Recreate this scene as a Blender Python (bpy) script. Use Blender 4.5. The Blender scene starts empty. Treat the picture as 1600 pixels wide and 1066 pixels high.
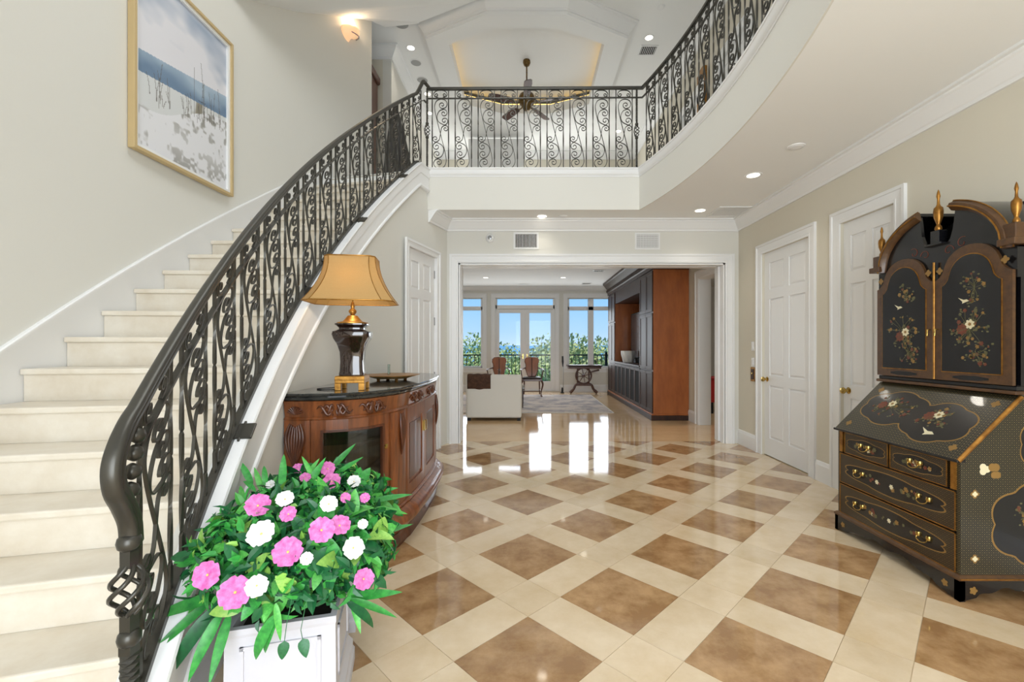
import bpy, math, random
import numpy as np
from mathutils import Vector, Matrix
random.seed(7); RNG = np.random.default_rng(7)
scn = bpy.context.scene
COL = scn.collection
# ------------------------------------------------------------------ camera
F, H, CX, CY = 700.0, 1.34, 823.0, 540.0      # focal px, eye height, principal point (1600x1066 frame)
cam_d = bpy.data.cameras.new('camera'); cam = bpy.data.objects.new('camera', cam_d); COL.objects.link(cam)
cam.location = (0, 0, H); cam.rotation_euler = (math.pi/2, 0, 0)
cam_d.sensor_width = 36; cam_d.lens = F/1600*36
cam_d.shift_x = -(CX-800)/1600; cam_d.shift_y = (CY-533)/1600
cam_d.clip_start = .05; cam_d.clip_end = 60000
scn.camera = cam
scn.view_settings.view_transform = 'Standard'; scn.view_settings.look = 'None'
scn.view_settings.exposure = 0.0; scn.view_settings.gamma = 1; scn.view_settings.use_curve_mapping = False
def P(px, py, Y): return Vector(((px-CX)*Y/F, Y, H-(py-CY)*Y/F))
def lin(c): return tuple(((v/255)/12.92 if v/255 <= .04045 else ((v/255+.055)/1.055)**2.4) for v in c)
# ------------------------------------------------------------------ world, sun, area lights
W = bpy.data.worlds.new('World'); scn.world = W; W.use_nodes = True
nt = W.node_tree; nt.nodes.clear()
o = nt.nodes.new('ShaderNodeOutputWorld'); bg = nt.nodes.new('ShaderNodeBackground')
tc = nt.nodes.new('ShaderNodeTexCoord'); sp = nt.nodes.new('ShaderNodeSeparateXYZ'); cr = nt.nodes.new('ShaderNodeValToRGB')
nt.links.new(tc.outputs['Generated'], sp.inputs[0]); nt.links.new(sp.outputs['Z'], cr.inputs[0])
nt.links.new(cr.outputs[0], bg.inputs[0]); nt.links.new(bg.outputs[0], o.inputs[0])
e = cr.color_ramp.elements
e[0].position = 0.0; e[0].color = (*lin((196, 226, 250)), 1)
e[1].position = 1.0; e[1].color = (*lin((70, 135, 225)), 1)
for p_, c_ in ((.03, (176, 216, 252)), (.12, (140, 200, 252)), (.4, (100, 170, 245))):
    k = e.new(p_); k.color = (*lin(c_), 1)
bg.inputs[1].default_value = 1.1
def sun(rot, s):
    d = bpy.data.lights.new('sun', 'SUN'); d.energy = s; d.angle = .01; d.color = (1, .95, .86)
    o = bpy.data.objects.new('sun', d); COL.objects.link(o); o.rotation_euler = rot
sun((math.radians(28), math.radians(-38), 0), 4.5)
def area(name, loc, target, sx, sy, power, col=(1, 1, 1)):
    d = bpy.data.lights.new(name, 'AREA'); d.shape = 'RECTANGLE'; d.size = sx; d.size_y = sy; d.energy = power; d.color = col
    o = bpy.data.objects.new(name, d); COL.objects.link(o); o.location = loc
    o.rotation_euler = (Vector(target)-Vector(loc)).to_track_quat('-Z', 'Y').to_euler()
    return o
area('entry_daylight', (0, -1.95, 1.75), (0, 5, 1.9), 3.6, 3.3, 300, (.93, .97, 1))           # glazed entry behind the camera
area('foyer_overhead_fill', (0.0, 2.4, 6.45), (0, 2.4, 0), 2.4, 3.4, 105, (.95, .98, 1))       # overhead fill added to brighten the foyer, no skylight there
for x0_, x1_, z0_, z1_ in ((-2.15, -1.30, .75, 2.35), (-.80, -.19, .32, 2.28), (.08, .70, .32, 2.28), (1.24, 1.78, .75, 2.35), (1.95, 2.5, .75, 2.35)):
    area('sea_window_daylight', ((x0_+x1_)/2, 12.97, (z0_+z1_)/2), ((x0_+x1_)/2, 6, (z0_+z1_)/2), x1_-x0_, z1_-z0_, (x1_-x0_)*(z1_-z0_)*13, (.94, .98, 1))   # sky light through each pane
for x_ in (-1.2, 1.2): area('loft_fill', (x_, 11.9, 4.7), (x_, 6, 5.0), 1.8, 1.9, 38, (.96, .98, 1))            # fill lamps added to brighten the upper room, below the line of sight

# ------------------------------------------------------------------ mesh + material helpers
def link(o, parent=None, inv=None):
    COL.objects.link(o)
    if parent is not None:
        o.parent = parent
        if inv is not False: o.matrix_parent_inverse = Matrix.Translation(-Vector(ROOTLOC.get(parent.name, (0, 0, 0))))
    return o
ROOTLOC = {}
def thing(name, label, cat, loc=(0, 0, 0), group=None, kind=None):
    o = bpy.data.objects.new(name, None); COL.objects.link(o); o.location = loc; o.empty_display_size = .1
    ROOTLOC[o.name] = tuple(loc)
    if label: o['label'] = label
    if cat: o['category'] = cat
    if group: o['group'] = group
    if kind: o['kind'] = kind
    return o
def tag(o, label, cat, group=None):
    o['label'] = label; o['category'] = cat
    if group: o['group'] = group
    return o
class MB:
    def __init__(s): s.v = []; s.f = []
    def add(s, vs, fs):
        b = len(s.v); s.v += [tuple(x) for x in vs]; s.f += [tuple(b+i for i in q) for q in fs]; return s
    def box(s, x0, x1, y0, y1, z0, z1):
        return s.add([(x0, y0, z0), (x1, y0, z0), (x1, y1, z0), (x0, y1, z0), (x0, y0, z1), (x1, y0, z1), (x1, y1, z1), (x0, y1, z1)],
                     [(0, 3, 2, 1), (4, 5, 6, 7), (0, 1, 5, 4), (1, 2, 6, 5), (2, 3, 7, 6), (3, 0, 4, 7)])
    def bx(s, c, sx, sy, sz): return s.box(c[0]-sx/2, c[0]+sx/2, c[1]-sy/2, c[1]+sy/2, c[2]-sz/2, c[2]+sz/2)
    def frame_box(s, O, ax, ay, az, x0, x1, y0, y1, z0, z1):       # box in a local frame
        O, ax, ay, az = map(Vector, (O, ax, ay, az))
        m = MB().box(x0, x1, y0, y1, z0, z1)
        return s.add([O+ax*a+ay*b+az*c for a, b, c in m.v], m.f)
    def prism(s, poly, fn, a, b):       # polygon (u,v) extruded a..b by fn(u,v,w)
        n = len(poly)
        vs = [fn(u, v, a) for u, v in poly]+[fn(u, v, b) for u, v in poly]
        return s.add(vs, [tuple(range(n-1, -1, -1)), tuple(range(n, 2*n))]+[(i, (i+1) % n, n+(i+1) % n, n+i) for i in range(n)])
    def lathe(s, prof, c=(0, 0, 0), n=20, sq=None):
        c = Vector(c); b = len(s.v); m = len(prof)
        for r, z in prof:
            for i in range(n):
                a = 2*math.pi*i/n
                if sq:      # polygonal section given by unit outline
                    x, y = sq[i]
                else: x, y = math.cos(a), math.sin(a)
                s.v.append((c.x+r*x, c.y+r*y, c.z+z))
        for j in range(m-1):
            for i in range(n):
                s.f.append((b+j*n+i, b+j*n+(i+1) % n, b+(j+1)*n+(i+1) % n, b+(j+1)*n+i))
        s.f.append(tuple(b+i for i in range(n-1, -1, -1))); s.f.append(tuple(b+(m-1)*n+i for i in range(n)))
        return s
    def tube(s, path, r, n=6, closed=False):
        path = [Vector(p) for p in path]; m = len(path)
        rs = r if hasattr(r, '__len__') else [r]*m
        b = len(s.v); up = None
        for i, p in enumerate(path):
            t = (path[(i+1) % m if closed else min(i+1, m-1)]-path[(i-1) if closed else max(i-1, 0)])
            t = t.normalized() if t.length > 1e-9 else Vector((0, 0, 1))
            if up is None: up = t.orthogonal().normalized()
            up = (up-t*up.dot(t)); up = up.normalized() if up.length > 1e-6 else t.orthogonal().normalized()
            w = t.cross(up)
            for k in range(n):
                a = 2*math.pi*k/n; s.v.append(tuple(p+(up*math.cos(a)+w*math.sin(a))*rs[i]))
        for i in range(m if closed else m-1):
            for k in range(n):
                j = (i+1) % m
                s.f.append((b+i*n+k, b+i*n+(k+1) % n, b+j*n+(k+1) % n, b+j*n+k))
        if not closed:
            s.f.append(tuple(b+k for k in range(n-1, -1, -1))); s.f.append(tuple(b+(m-1)*n+k for k in range(n)))
        return s
    def strip(s, rings, closed=False, caps=True):       # list of equal rings
        b = len(s.v); n = len(rings[0]); m = len(rings)
        for r in rings: s.v += [tuple(p) for p in r]
        for i in range(m if closed else m-1):
            j = (i+1) % m
            for k in range(n): s.f.append((b+i*n+k, b+i*n+(k+1) % n, b+j*n+(k+1) % n, b+j*n+k))
        if caps and not closed:
            s.f.append(tuple(b+k for k in range(n-1, -1, -1))); s.f.append(tuple(b+(m-1)*n+k for k in range(n)))
        return s
    def sweep(s, path, prof, z=None, closed=False):
        """profile (out,z) carried along a plan path, mitred; out is to the LEFT of travel"""
        m = len(path); rings = []
        for i in range(m):
            p = Vector(path[i][:2]); a = Vector(path[(i-1) % m][:2]) if (i > 0 or closed) else None
            c = Vector(path[(i+1) % m][:2]) if (i < m-1 or closed) else None
            d0 = (p-a).normalized() if a is not None else None; d1 = (c-p).normalized() if c is not None else None
            d0 = d0 or d1; d1 = d1 or d0
            n0 = Vector((-d0.y, d0.x)); n1 = Vector((-d1.y, d1.x)); n = (n0+n1).normalized()
            k = 1/max(.3, n.dot(n0)); zz = path[i][2] if len(path[i]) > 2 else 0
            rings.append([(p.x+n.x*k*o_, p.y+n.y*k*o_, zz+z_) for o_, z_ in prof])
        return s.strip(rings, closed)
    def mesh(s, name, smooth=None):
        me = bpy.data.meshes.new(name); me.from_pydata(s.v, [], s.f); me.update()
        import bmesh
        bm = bmesh.new(); bm.from_mesh(me); bmesh.ops.recalc_face_normals(bm, faces=bm.faces); bm.to_mesh(me); bm.free()
        if smooth is not None:
            me.shade_smooth() if hasattr(me, 'shade_smooth') else None
            if smooth < 179:
                try: me.set_sharp_from_angle(angle=math.radians(smooth))
                except Exception: pass
        return me
    def build(s, name, mat, parent=None, smooth=None, bevel=0, inv=None, label=None, kind=None, loc=None):
        me = s.mesh(name, smooth); me.materials.append(mat)
        o = bpy.data.objects.new(name, me); link(o, parent, inv)
        if bevel:
            b = o.modifiers.new('bevel', 'BEVEL'); b.width = bevel; b.segments = 2; b.limit_method = 'ANGLE'; b.angle_limit = .6
        if label: o['label'] = label
        if kind: o['kind'] = kind
        if loc is not None: o.location = loc
        return o
def struct(name, mb, mat, label=None, **k):
    o = mb.build(name, mat, kind='structure', **k)
    if label: o['label'] = label
    return o
def inst(src, parent=None, mw=None, name=None):
    o = src.copy(); COL.objects.link(o)
    o.parent = parent
    if mw is not None: o.matrix_parent_inverse = Matrix.Identity(4); o.matrix_basis = mw
    return o
def catmull(pts, n=8):
    pts = [Vector(p) for p in pts]; out = []
    ex = [pts[0]*2-pts[1]]+pts+[pts[-1]*2-pts[-2]]
    for i in range(1, len(ex)-2):
        a, b, c, d = ex[i-1:i+3]
        for k in range(n):
            t = k/n
            out.append(.5*((2*b)+(c-a)*t+(2*a-5*b+4*c-d)*t*t+(3*b-a-3*c+d)*t**3))
    out.append(pts[-1]); return out
# --- materials
def mat(name, rgb, rough=.5, metal=0.0, var=0, scale=8, rgb2=None, bump=0, bscale=60, coat=0, detail=4, stretch=None, spec=None, rand=0, emis=None, ramp=(.35, .68)):
    m = bpy.data.materials.new(name); m.use_nodes = True; t = m.node_tree; b = t.nodes['Principled BSDF']
    c = lin(rgb); b.inputs['Base Color'].default_value = (*c, 1)
    b.inputs['Roughness'].default_value = rough; b.inputs['Metallic'].default_value = metal
    if coat: b.inputs['Coat Weight'].default_value = coat; b.inputs['Coat Roughness'].default_value = .05
    if spec is not None: b.inputs['Specular IOR Level'].default_value = spec
    if emis: b.inputs['Emission Color'].default_value = (*lin(emis[0]), 1); b.inputs['Emission Strength'].default_value = emis[1]
    if var or rgb2 or bump or rand:
        tc = t.nodes.new('ShaderNodeTexCoord'); src = tc.outputs['Object']
        if stretch:
            mp = t.nodes.new('ShaderNodeMapping'); mp.inputs['Scale'].default_value = stretch
            t.links.new(src, mp.inputs[0]); src = mp.outputs[0]
    if rgb2 or var:
        c2 = lin(rgb2) if rgb2 else tuple(x*(1-var) for x in c)
        n = t.nodes.new('ShaderNodeTexNoise'); n.inputs['Scale'].default_value = scale; n.inputs['Detail'].default_value = detail
        n.inputs['Roughness'].default_value = .65
        t.links.new(src, n.inputs['Vector'])
        r = t.nodes.new('ShaderNodeValToRGB'); r.color_ramp.elements[0].position = ramp[0]; r.color_ramp.elements[1].position = ramp[1]
        r.color_ramp.elements[0].color = (*c, 1); r.color_ramp.elements[1].color = (*c2, 1)
        t.links.new(n.outputs['Fac'], r.inputs[0]); outc = r.outputs[0]
        if rand:
            oi = t.nodes.new('ShaderNodeObjectInfo'); hs = t.nodes.new('ShaderNodeHueSaturation')
            ma = t.nodes.new('ShaderNodeMapRange'); ma.inputs['To Min'].default_value = 1-rand; ma.inputs['To Max'].default_value = 1+rand
            t.links.new(oi.outputs['Random'], ma.inputs['Value']); t.links.new(ma.outputs[0], hs.inputs['Value'])
            t.links.new(outc, hs.inputs['Color']); outc = hs.outputs[0]
            of = t.nodes.new('ShaderNodeVectorMath'); of.operation = 'ADD'; sc = t.nodes.new('ShaderNodeVectorMath'); sc.operation = 'SCALE'
            cb = t.nodes.new('ShaderNodeCombineXYZ')
            for i in range(3): t.links.new(oi.outputs['Random'], cb.inputs[i])
            sc.inputs['Scale'].default_value = 40; t.links.new(cb.outputs[0], sc.inputs[0])
            t.links.new(src, of.inputs[0]); t.links.new(sc.outputs[0], of.inputs[1]); t.links.new(of.outputs[0], n.inputs['Vector'])
        t.links.new(outc, b.inputs['Base Color'])
    if bump:
        n2 = t.nodes.new('ShaderNodeTexNoise'); n2.inputs['Scale'].default_value = bscale; n2.inputs['Detail'].default_value = 3
        t.links.new(src, n2.inputs['Vector'])
        bp = t.nodes.new('ShaderNodeBump'); bp.inputs['Strength'].default_value = bump; bp.inputs['Distance'].default_value = .01
        t.links.new(n2.outputs['Fac'], bp.inputs['Height']); t.links.new(bp.outputs[0], b.inputs['Normal'])
    return m
def glass(name, tint=(255, 255, 255), refl=.35):
    m = bpy.data.materials.new(name); m.use_nodes = True; t = m.node_tree; t.nodes.clear()
    o = t.nodes.new('ShaderNodeOutputMaterial'); mx = t.nodes.new('ShaderNodeMixShader'); tr = t.nodes.new('ShaderNodeBsdfTransparent')
    g = t.nodes.new('ShaderNodeBsdfGlossy'); g.inputs['Roughness'].default_value = .02; lw = t.nodes.new('ShaderNodeLayerWeight'); lw.inputs[0].default_value = .5
    pw_ = t.nodes.new('ShaderNodeMath'); pw_.operation = 'POWER'; pw_.inputs[1].default_value = 4; t.links.new(lw.outputs['Facing'], pw_.inputs[0])
    ma = t.nodes.new('ShaderNodeMath'); ma.operation = 'MULTIPLY_ADD'; ma.inputs[1].default_value = refl; ma.inputs[2].default_value = refl*.1; t.links.new(pw_.outputs[0], ma.inputs[0])
    tr.inputs[0].default_value = (*lin(tint), 1)
    t.links.new(ma.outputs[0], mx.inputs[0]); t.links.new(tr.outputs[0], mx.inputs[1]); t.links.new(g.outputs[0], mx.inputs[2]); t.links.new(mx.outputs[0], o.inputs[0])
    return m
def emit(name, rgb, s):
    m = bpy.data.materials.new(name); m.use_nodes = True; t = m.node_tree; t.nodes.clear()
    o = t.nodes.new('ShaderNodeOutputMaterial'); e = t.nodes.new('ShaderNodeEmission'); e.inputs[0].default_value = (*lin(rgb), 1); e.inputs[1].default_value = s
    t.links.new(e.outputs[0], o.inputs[0]); return m
M = {}
M['wall'] = mat('wall_paint', (222, 220, 212), .85, bump=.03, bscale=140)
M['wallb'] = mat('wall_beige', (215, 209, 193), .85, bump=.03, bscale=140)
M['white'] = mat('white_paint', (236, 236, 235), .45)
M['ceil'] = mat('ceiling_paint', (240, 240, 238), .9)
M['cream'] = mat('cream_marble', (228, 221, 207), .3, rgb2=(214, 203, 184), scale=5, detail=8)
M['tdark'] = mat('brown_travertine', (148, 112, 74), .06, rgb2=(186, 150, 108), scale=7, detail=15, rand=.12, spec=.8, ramp=(.38, .66))
M['tlight'] = mat('cream_travertine', (224, 205, 176), .06, rgb2=(208, 185, 150), scale=4, detail=12, rand=.04, spec=.8)
M['tliving'] = mat('tan_travertine', (214, 182, 140), .07, rgb2=(202, 168, 124), scale=3, detail=8, spec=.75)
M['grout'] = mat('grout', (196, 176, 142), .5)
M['iron'] = mat('dark_iron', (70, 68, 62), .32, .5)
M['gold'] = mat('gilt', (176, 126, 56), .36, .75, rgb2=(128, 86, 36), scale=20)
M['brass'] = mat('brass', (190, 160, 90), .2, 1.0)
M['steel'] = mat('steel', (150, 150, 150), .35, .8)
M['cherry'] = mat('cherry_wood', (138, 78, 38), .32, rgb2=(92, 48, 22), scale=6, stretch=(5, 5, .6), detail=5, coat=.3)
M['cherryd'] = mat('dark_cherry', (98, 52, 28), .35, rgb2=(64, 32, 16), scale=8, stretch=(4, 4, 1), coat=.3)
M['walnut'] = mat('honey_wood', (174, 100, 46), .4, rgb2=(142, 76, 32), scale=3, stretch=(2, 2, .5), detail=6, coat=.15)
M['walnutd'] = mat('dark_walnut', (66, 42, 32), .45, rgb2=(46, 30, 22), scale=8, stretch=(4, 4, .6), spec=.35)
M['marbleb'] = mat('black_marble', (26, 27, 27), .12, rgb2=(58, 58, 54), scale=9, detail=10, coat=.4)
M['black'] = mat('black_lacquer', (16, 16, 19), .25, coat=.3)
M['void'] = mat('near_black', (10, 10, 10), .6)
M['brownl'] = mat('brown_lacquer', (92, 62, 32), .4, rgb2=(66, 42, 22), scale=25, coat=.2)
M['glass'] = glass('window_glass', refl=.07)
M['clear'] = glass('clear_glass', (236, 242, 240), .45)
M['lamp_on'] = emit('lamp_glow', (255, 246, 226), 6)
M['grey'] = mat('speaker_grey', (170, 170, 168), .8)

# ================================================================== SETTING
YB, YW = 6.13, 6.41            # foyer back wall (front / rear face)
XR = 2.90                      # right wall
YS = 13.0                      # sea-side wall
ZC = 3.05                      # ground-floor ceiling
ZL = 3.476                     # upper floor level
ZU = 6.50                      # upper ceiling
AC, AR, AW = (5.819, 3.697), 7.355, 1.252      # stair arc: centre, inner radius, width
BC, BR, YF = (-5.0, 3.75), 6.70, 5.65          # right balcony arc and its straight front
def sp_(t, off=0.0): return (AC[0]-(AR+off)*math.cos(t), AC[1]+(AR+off)*math.sin(t))
def t_at(Y, off=0.0): return math.asin((Y-AC[1])/(AR+off))
def bp_(Y): return (BC[0]+math.sqrt(BR*BR-(Y-BC[1])**2), Y)
def sm(a, b, x): t = min(1, max(0, (x-a)/(b-a))); return t*t*(3-2*t)
def woff(Y): return -.03      # face of the under-stair wall, inside the rail line

# ---- floor: slab + individual travertine tiles
fl = struct('floor', MB().box(-4, 6.2, -2.1, 13.2, -.12, -.0025), M['grout'], 'polished travertine floor with diagonal inset brown squares')
MB().box(-3.6, 6.1, 6.26, 13.0, -.0025, 0).build('living_floor', M['tliving'], fl)
def clip(poly, x0, x1, y0, y1):
    for ax, lim, sg in ((0, x0, 1), (0, x1, -1), (1, y0, 1), (1, y1, -1)):
        out = []
        for i in range(len(poly)):
            a, b = poly[i-1], poly[i]; da, db = sg*(a[ax]-lim), sg*(b[ax]-lim)
            if (da >= 0) != (db >= 0):
                t = da/(da-db); out.append((a[0]+t*(b[0]-a[0]), a[1]+t*(b[1]-a[1])))
            if db >= 0: out.append(b)
        poly = out
        if len(poly) < 3: return None
    return poly
PIT, SD = .488*math.sqrt(2), .446; SL = PIT-SD; r2 = math.sqrt(.5); JG = .0012
protos = {}
def tile(cx, cy, w, h, m, nm):
    hw, hh = w/2-JG, h/2-JG
    poly = [(cx+r2*(u-v), cy+r2*(u+v)) for u, v in ((-hw, -hh), (hw, -hh), (hw, hh), (-hw, hh))]
    c = clip(poly, -1.75, XR, .55, 6.26)
    if not c: return
    full = all(abs(a[0]-b[0])+abs(a[1]-b[1]) < 1e-6 for a, b in zip(sorted(c), sorted(poly))) if len(c) == 4 else False
    if full:
        key = (nm, round(w, 3), round(h, 3))
        if key not in protos:
            q = [(x-cx, y-cy) for x, y in poly]
            o_ = MB().prism(q, lambda u, v, z: (u, v, z), -.0025, 0).build(nm, m, fl, loc=(cx, cy, 0)); protos[key] = o_
        else:
            o_ = protos[key].copy(); COL.objects.link(o_); o_.parent = fl; o_.location = (cx, cy, 0)
    else:
        MB().prism([(x-cx, y-cy) for x, y in c], lambda u, v, z: (u, v, z), -.0025, 0).build(nm, m, fl, loc=(cx, cy, 0))
for i in range(-6, 9):
    for j in range(-6, 11):
        # lattice in tile axes a=(1,1)/√2, b=(-1,1)/√2
        cx = .494+r2*PIT*(i-j); cy = 2.387+r2*PIT*(i+j)
        if not (-2.4 < cx < 3.6 and -.2 < cy < 7): continue
        tile(cx, cy, SD, SD, M['tdark'], 'brown_tile')
        tile(cx+r2*PIT/2, cy+r2*PIT/2, SL, SD, M['tlight'], 'cream_tile')
        tile(cx-r2*PIT/2, cy+r2*PIT/2, SD, SL, M['tlight'], 'cream_tile')
        tile(cx, cy+r2*PIT, SL, SL, M['tlight'], 'corner_tile')
# ---- walls
def wall_x(x0, x1, y0, y1, z0, z1, holes):      # wall running along Y with holes (ya,yb,za,zb)
    m = MB(); ys = y0
    for ya, yb, za, zb in sorted(holes):
        m.box(x0, x1, ys, ya, z0, z1)
        if za > z0: m.box(x0, x1, ya, yb, z0, za)
        if zb < z1: m.box(x0, x1, ya, yb, zb, z1)
        ys = yb
    m.box(x0, x1, ys, y1, z0, z1); return m
def wall_y(y0, y1, x0, x1, z0, z1, holes):
    m = MB(); xs = x0
    for xa, xb, za, zb in sorted(holes):
        m.box(xs, xa, y0, y1, z0, z1)
        if za > z0: m.box(xa, xb, y0, y1, z0, za)
        if zb < z1: m.box(xa, xb, y0, y1, zb, z1)
        xs = xb
    m.box(xs, x1, y0, y1, z0, z1); return m
DH = 2.465
D1, D2, DW = (4.60, 5.52), (3.53, 4.14), (6.50, 7.55)
struct('wall_right', wall_x(XR, XR+.17, -2.0, YS, 0, ZC+.2, [(*D1, 0, DH), (*D2, 0, DH), (*DW, 0, DH)]), M['wallb'], 'pale beige wall on the right with white panelled doors')
OX0, OX1, OZ = -.935, 2.714, 2.47
struct('wall_back', wall_y(YB, YW, -1.6, XR, 0, ZC, [(OX0, OX1, 0, OZ)]), M['wall'], 'wall with the wide cased opening into the living room')
LW = (-2.95, -1.285); RW = (1.19, 2.60); FD = (-.91, .815)
struct('wall_sea', wall_y(YS, YS+.2, -3.6, 6.1, 0, ZC, [(LW[0], LW[1], .69, 2.72), (RW[0], RW[1], .69, 2.72), (FD[0], FD[1], 0.02, 2.72)]), M['wall'], 'far living room wall of windows')
struct('wall_living', MB().box(-3.7, -3.5, YW, YS, 0, ZC), M['wall'], 'left wall of the living room')
struct('wall_front', wall_y(-2.2, -2.0, -5.2, 6.2, 0, 6.7, [(-1.9, 1.9, .1, 5.2)]), M['wall'], 'entry wall')
struct('wall_light_seal_1', MB().box(-5.2, -5.0, -2.0, 13.2, -.1, 6.7), M['wall']); struct('wall_light_seal_2', MB().box(6.0, 6.2, -2.0, 13.2, -.1, 6.7), M['wall'])  # unseen side walls added to close the shell against light leaks
struct('roof_light_seal', MB().box(-5.4, 6.4, -2.4, 13.4, 6.95, 7.1), M['ceil'])  # unseen slab added on top to keep outside light from leaking in
# under-stair arc wall
ts = [t_at(1.22)+(t_at(6.14)-t_at(1.22))*i/60 for i in range(61)]
def zrail(t): return min(3.57, 2.224+5.7*t)
m = MB(); rings = []
for t in ts:
    Y = sp_(t)[1]; o_ = woff(Y); a = sp_(t, o_); b = sp_(t, o_+.10); z1 = min(ZC+.3, zrail(t)-.03) if Y < 5.62 else ZC
    rings.append([(a[0], a[1], 0), (a[0], a[1], z1), (b[0], b[1], z1), (b[0], b[1], 0)])
struct('wall_stair', m.strip(rings), M['wall'], 'curved wall beneath the staircase', smooth=40)
# outer curved stair wall
m = MB(); rings = []
for i in range(70):
    t = t_at(-1.95, AW)+(t_at(6.6, AW)-t_at(-1.95, AW))*i/69
    a = sp_(t, AW); b = sp_(t, AW+.15); rings.append([(a[0], a[1], 0), (a[0], a[1], 6.9), (b[0], b[1], 6.9), (b[0], b[1], 0)])
struct('wall_left', m.strip(rings), M['wall'], 'tall curved wall beside the staircase', smooth=40)
# upper storey walls
struct('wall_loft_back', MB().box(-5, 6, 12.0, 12.2, ZC+.3, ZU+.1), M['wallb'], 'far wall of the upper room')
struct('wall_loft_left', MB().box(-2.5, -2.35, 7.78, 12.0, ZC+.3, ZU+.1), M['wall']); struct('wall_loft_hall', MB().box(-5, -2.5, 7.78, 7.93, ZC+.3, ZU+.1), M['wallb'])
struct('wall_loft_right', MB().box(XR, XR+.17, -2.0, 12.0, ZC+.25, ZU+.1), M['wallb'], 'upper hall wall behind the curved railing')
struct('wall_loft_pier', MB().box(-1.42, -.08, 10.9, 11.2, ZC+.3, 6.37), M['white'], 'white pier in the upper room')
# ceilings
arc = [bp_(-2.0+(YF+2.0)*i/48) for i in range(49)]
t20 = (20*H/7.71-2.112)/5.7
poly = arc+[(-1.272, YF)]+[sp_(t20+(t_at(YF)-t20)*k, 0) for k in (.5, 0)]+[sp_(t20, AW)]+[sp_(t20+(t_at(6.6, AW)-t20)*k, AW) for k in (.4, .8, 1)]+[(-5.0, 6.7), (-5.0, 13.0), (6.0, 13.0), (6.0, -2.0)]
struct('ceiling', MB().prism(poly, lambda x, y, z: (x, y, z), ZC, ZL), M['ceil'], 'white soffit under the upper floor')
# upper ceiling: slab with octagon opening -> built as ring strips
oc = [(-.60, 6.67), (.60, 6.67), (1.62, 7.2), (1.62, 9.35), (.60, 9.85), (-.60, 9.85), (-1.62, 9.35), (-1.62, 7.2)]
ic = [(-.49, 6.97), (.49, 6.97), (1.27, 7.34), (1.27, 9.15), (.49, 9.52), (-.49, 9.52), (-1.27, 9.15), (-1.27, 7.34)]
m = MB(); m.box(-5, 6, -2, 6.6, ZU, ZU+.12); m.box(-5, 6, 9.9, 12.1, ZU, ZU+.12); m.box(-5, -1.6, 6.6, 9.9, ZU, ZU+.12); m.box(1.6, 6, 6.6, 9.9, ZU, ZU+.12)
for sx in (-1, 1):
    for ya, yb, yc_ in ((6.6, 6.67, 7.2), (9.9, 9.85, 9.35)): m.prism([(sx*.0, ya), (sx*1.6, ya), (sx*1.6, yc_), (sx*.60, yb), (0, yb)], lambda x, y, z: (x, y, z), ZU, ZU+.12)
struct('ceiling_loft', m, M['ceil'], 'upper ceiling')
m = MB(); n = 8
vs = [(x, y, 6.27) for x, y in oc]+[(x, y, 6.27) for x, y in ic]+[(x, y, ZU+.1) for x, y in oc]+[(x, y, 6.46) for x, y in ic]
m.add(vs, [(i, (i+1) % n, n+(i+1) % n, n+i) for i in range(n)]+[(i, (i+1) % n, 2*n+(i+1) % n, 2*n+i) for i in range(n)]+[(n+i, n+(i+1) % n, 3*n+(i+1) % n, 3*n+i) for i in range(n)])
struct('ceiling_tray', m, M['ceil'], 'octagonal dropped tray ceiling')
big = [(x*1.12, 8.245+(y-8.245)*1.1, 6.62) for x, y in ic]
struct('ceiling_tray_top', MB().prism([(x, y) for x, y, z in big], lambda x, y, z: (x, y, z), 6.62, 6.66), M['ceil'], 'recessed octagon above the fan')
crown = [(0, -.15), (.018, -.15), (.024, -.128), (.034, -.12), (.06, -.085), (.09, -.045), (.102, -.035), (.106, -.022), (.13, -.018), (.13, 0), (0, 0)]
crownB = [(o_*1.25, z*1.2) for o_, z in crown]
struct('trim_1', MB().sweep([(x*1.0, y, 6.50) for x, y in reversed(oc)], crownB, closed=True), M['white'], 'crown moulding around the octagonal tray')
emi = emit('cove_glow', (255, 205, 110), 4.0)
for i in (1, 2, 3, 4, 5, 6, 7):
    a, b = ic[i], ic[(i+1) % 8]
    cx_, cy_ = (a[0]+b[0])/2, (a[1]+b[1])/2; k = 1.045
    tag(MB().tube([(a[0]*k, 8.245+(a[1]-8.245)*k, 6.49), (b[0]*k, 8.245+(b[1]-8.245)*k, 6.49)], .012, 6).build('cove_light', emi),
        'warm cove strip light along the %s side of the octagonal tray' % ('', 'near right', 'right', 'far right', 'far', 'far left', 'left', 'near left')[i], 'light', 'cove strip lights in the tray ceiling')
# sloped soffit above the stair wall
wt = [(4.2, 4.62), (4.82, 4.99), (5.2, 5.21), (5.85, 5.65), (6.6, 6.12)]
pin = [(.9, 6.0, 6.42), (.4, 6.1, 6.4), (-.15, 6.25, 6.36), (-.765, 6.45, 6.30), (-1.65, 6.875, 6.30)]
low = []
for Y, z in wt:
    p = sp_(t_at(Y, AW), AW); low.append((p[0]-.01, p[1], z))
rings = []
for a, b in zip(low, pin):
    rings.append([Vector(a), Vector(b), Vector(b)+Vector((0, 0, .06)), Vector(a)+Vector((-.02, 0, .06))])
rings.append([Vector((-2.2, 6.98, 6.30)), Vector((-1.66, 6.9, 6.30)), Vector((-1.66, 6.9, 6.36)), Vector((-2.2, 6.98, 6.36))])
struct('ceiling_stair', MB().strip(rings), M['ceil'], 'sloping white ceiling over the stair')
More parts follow.
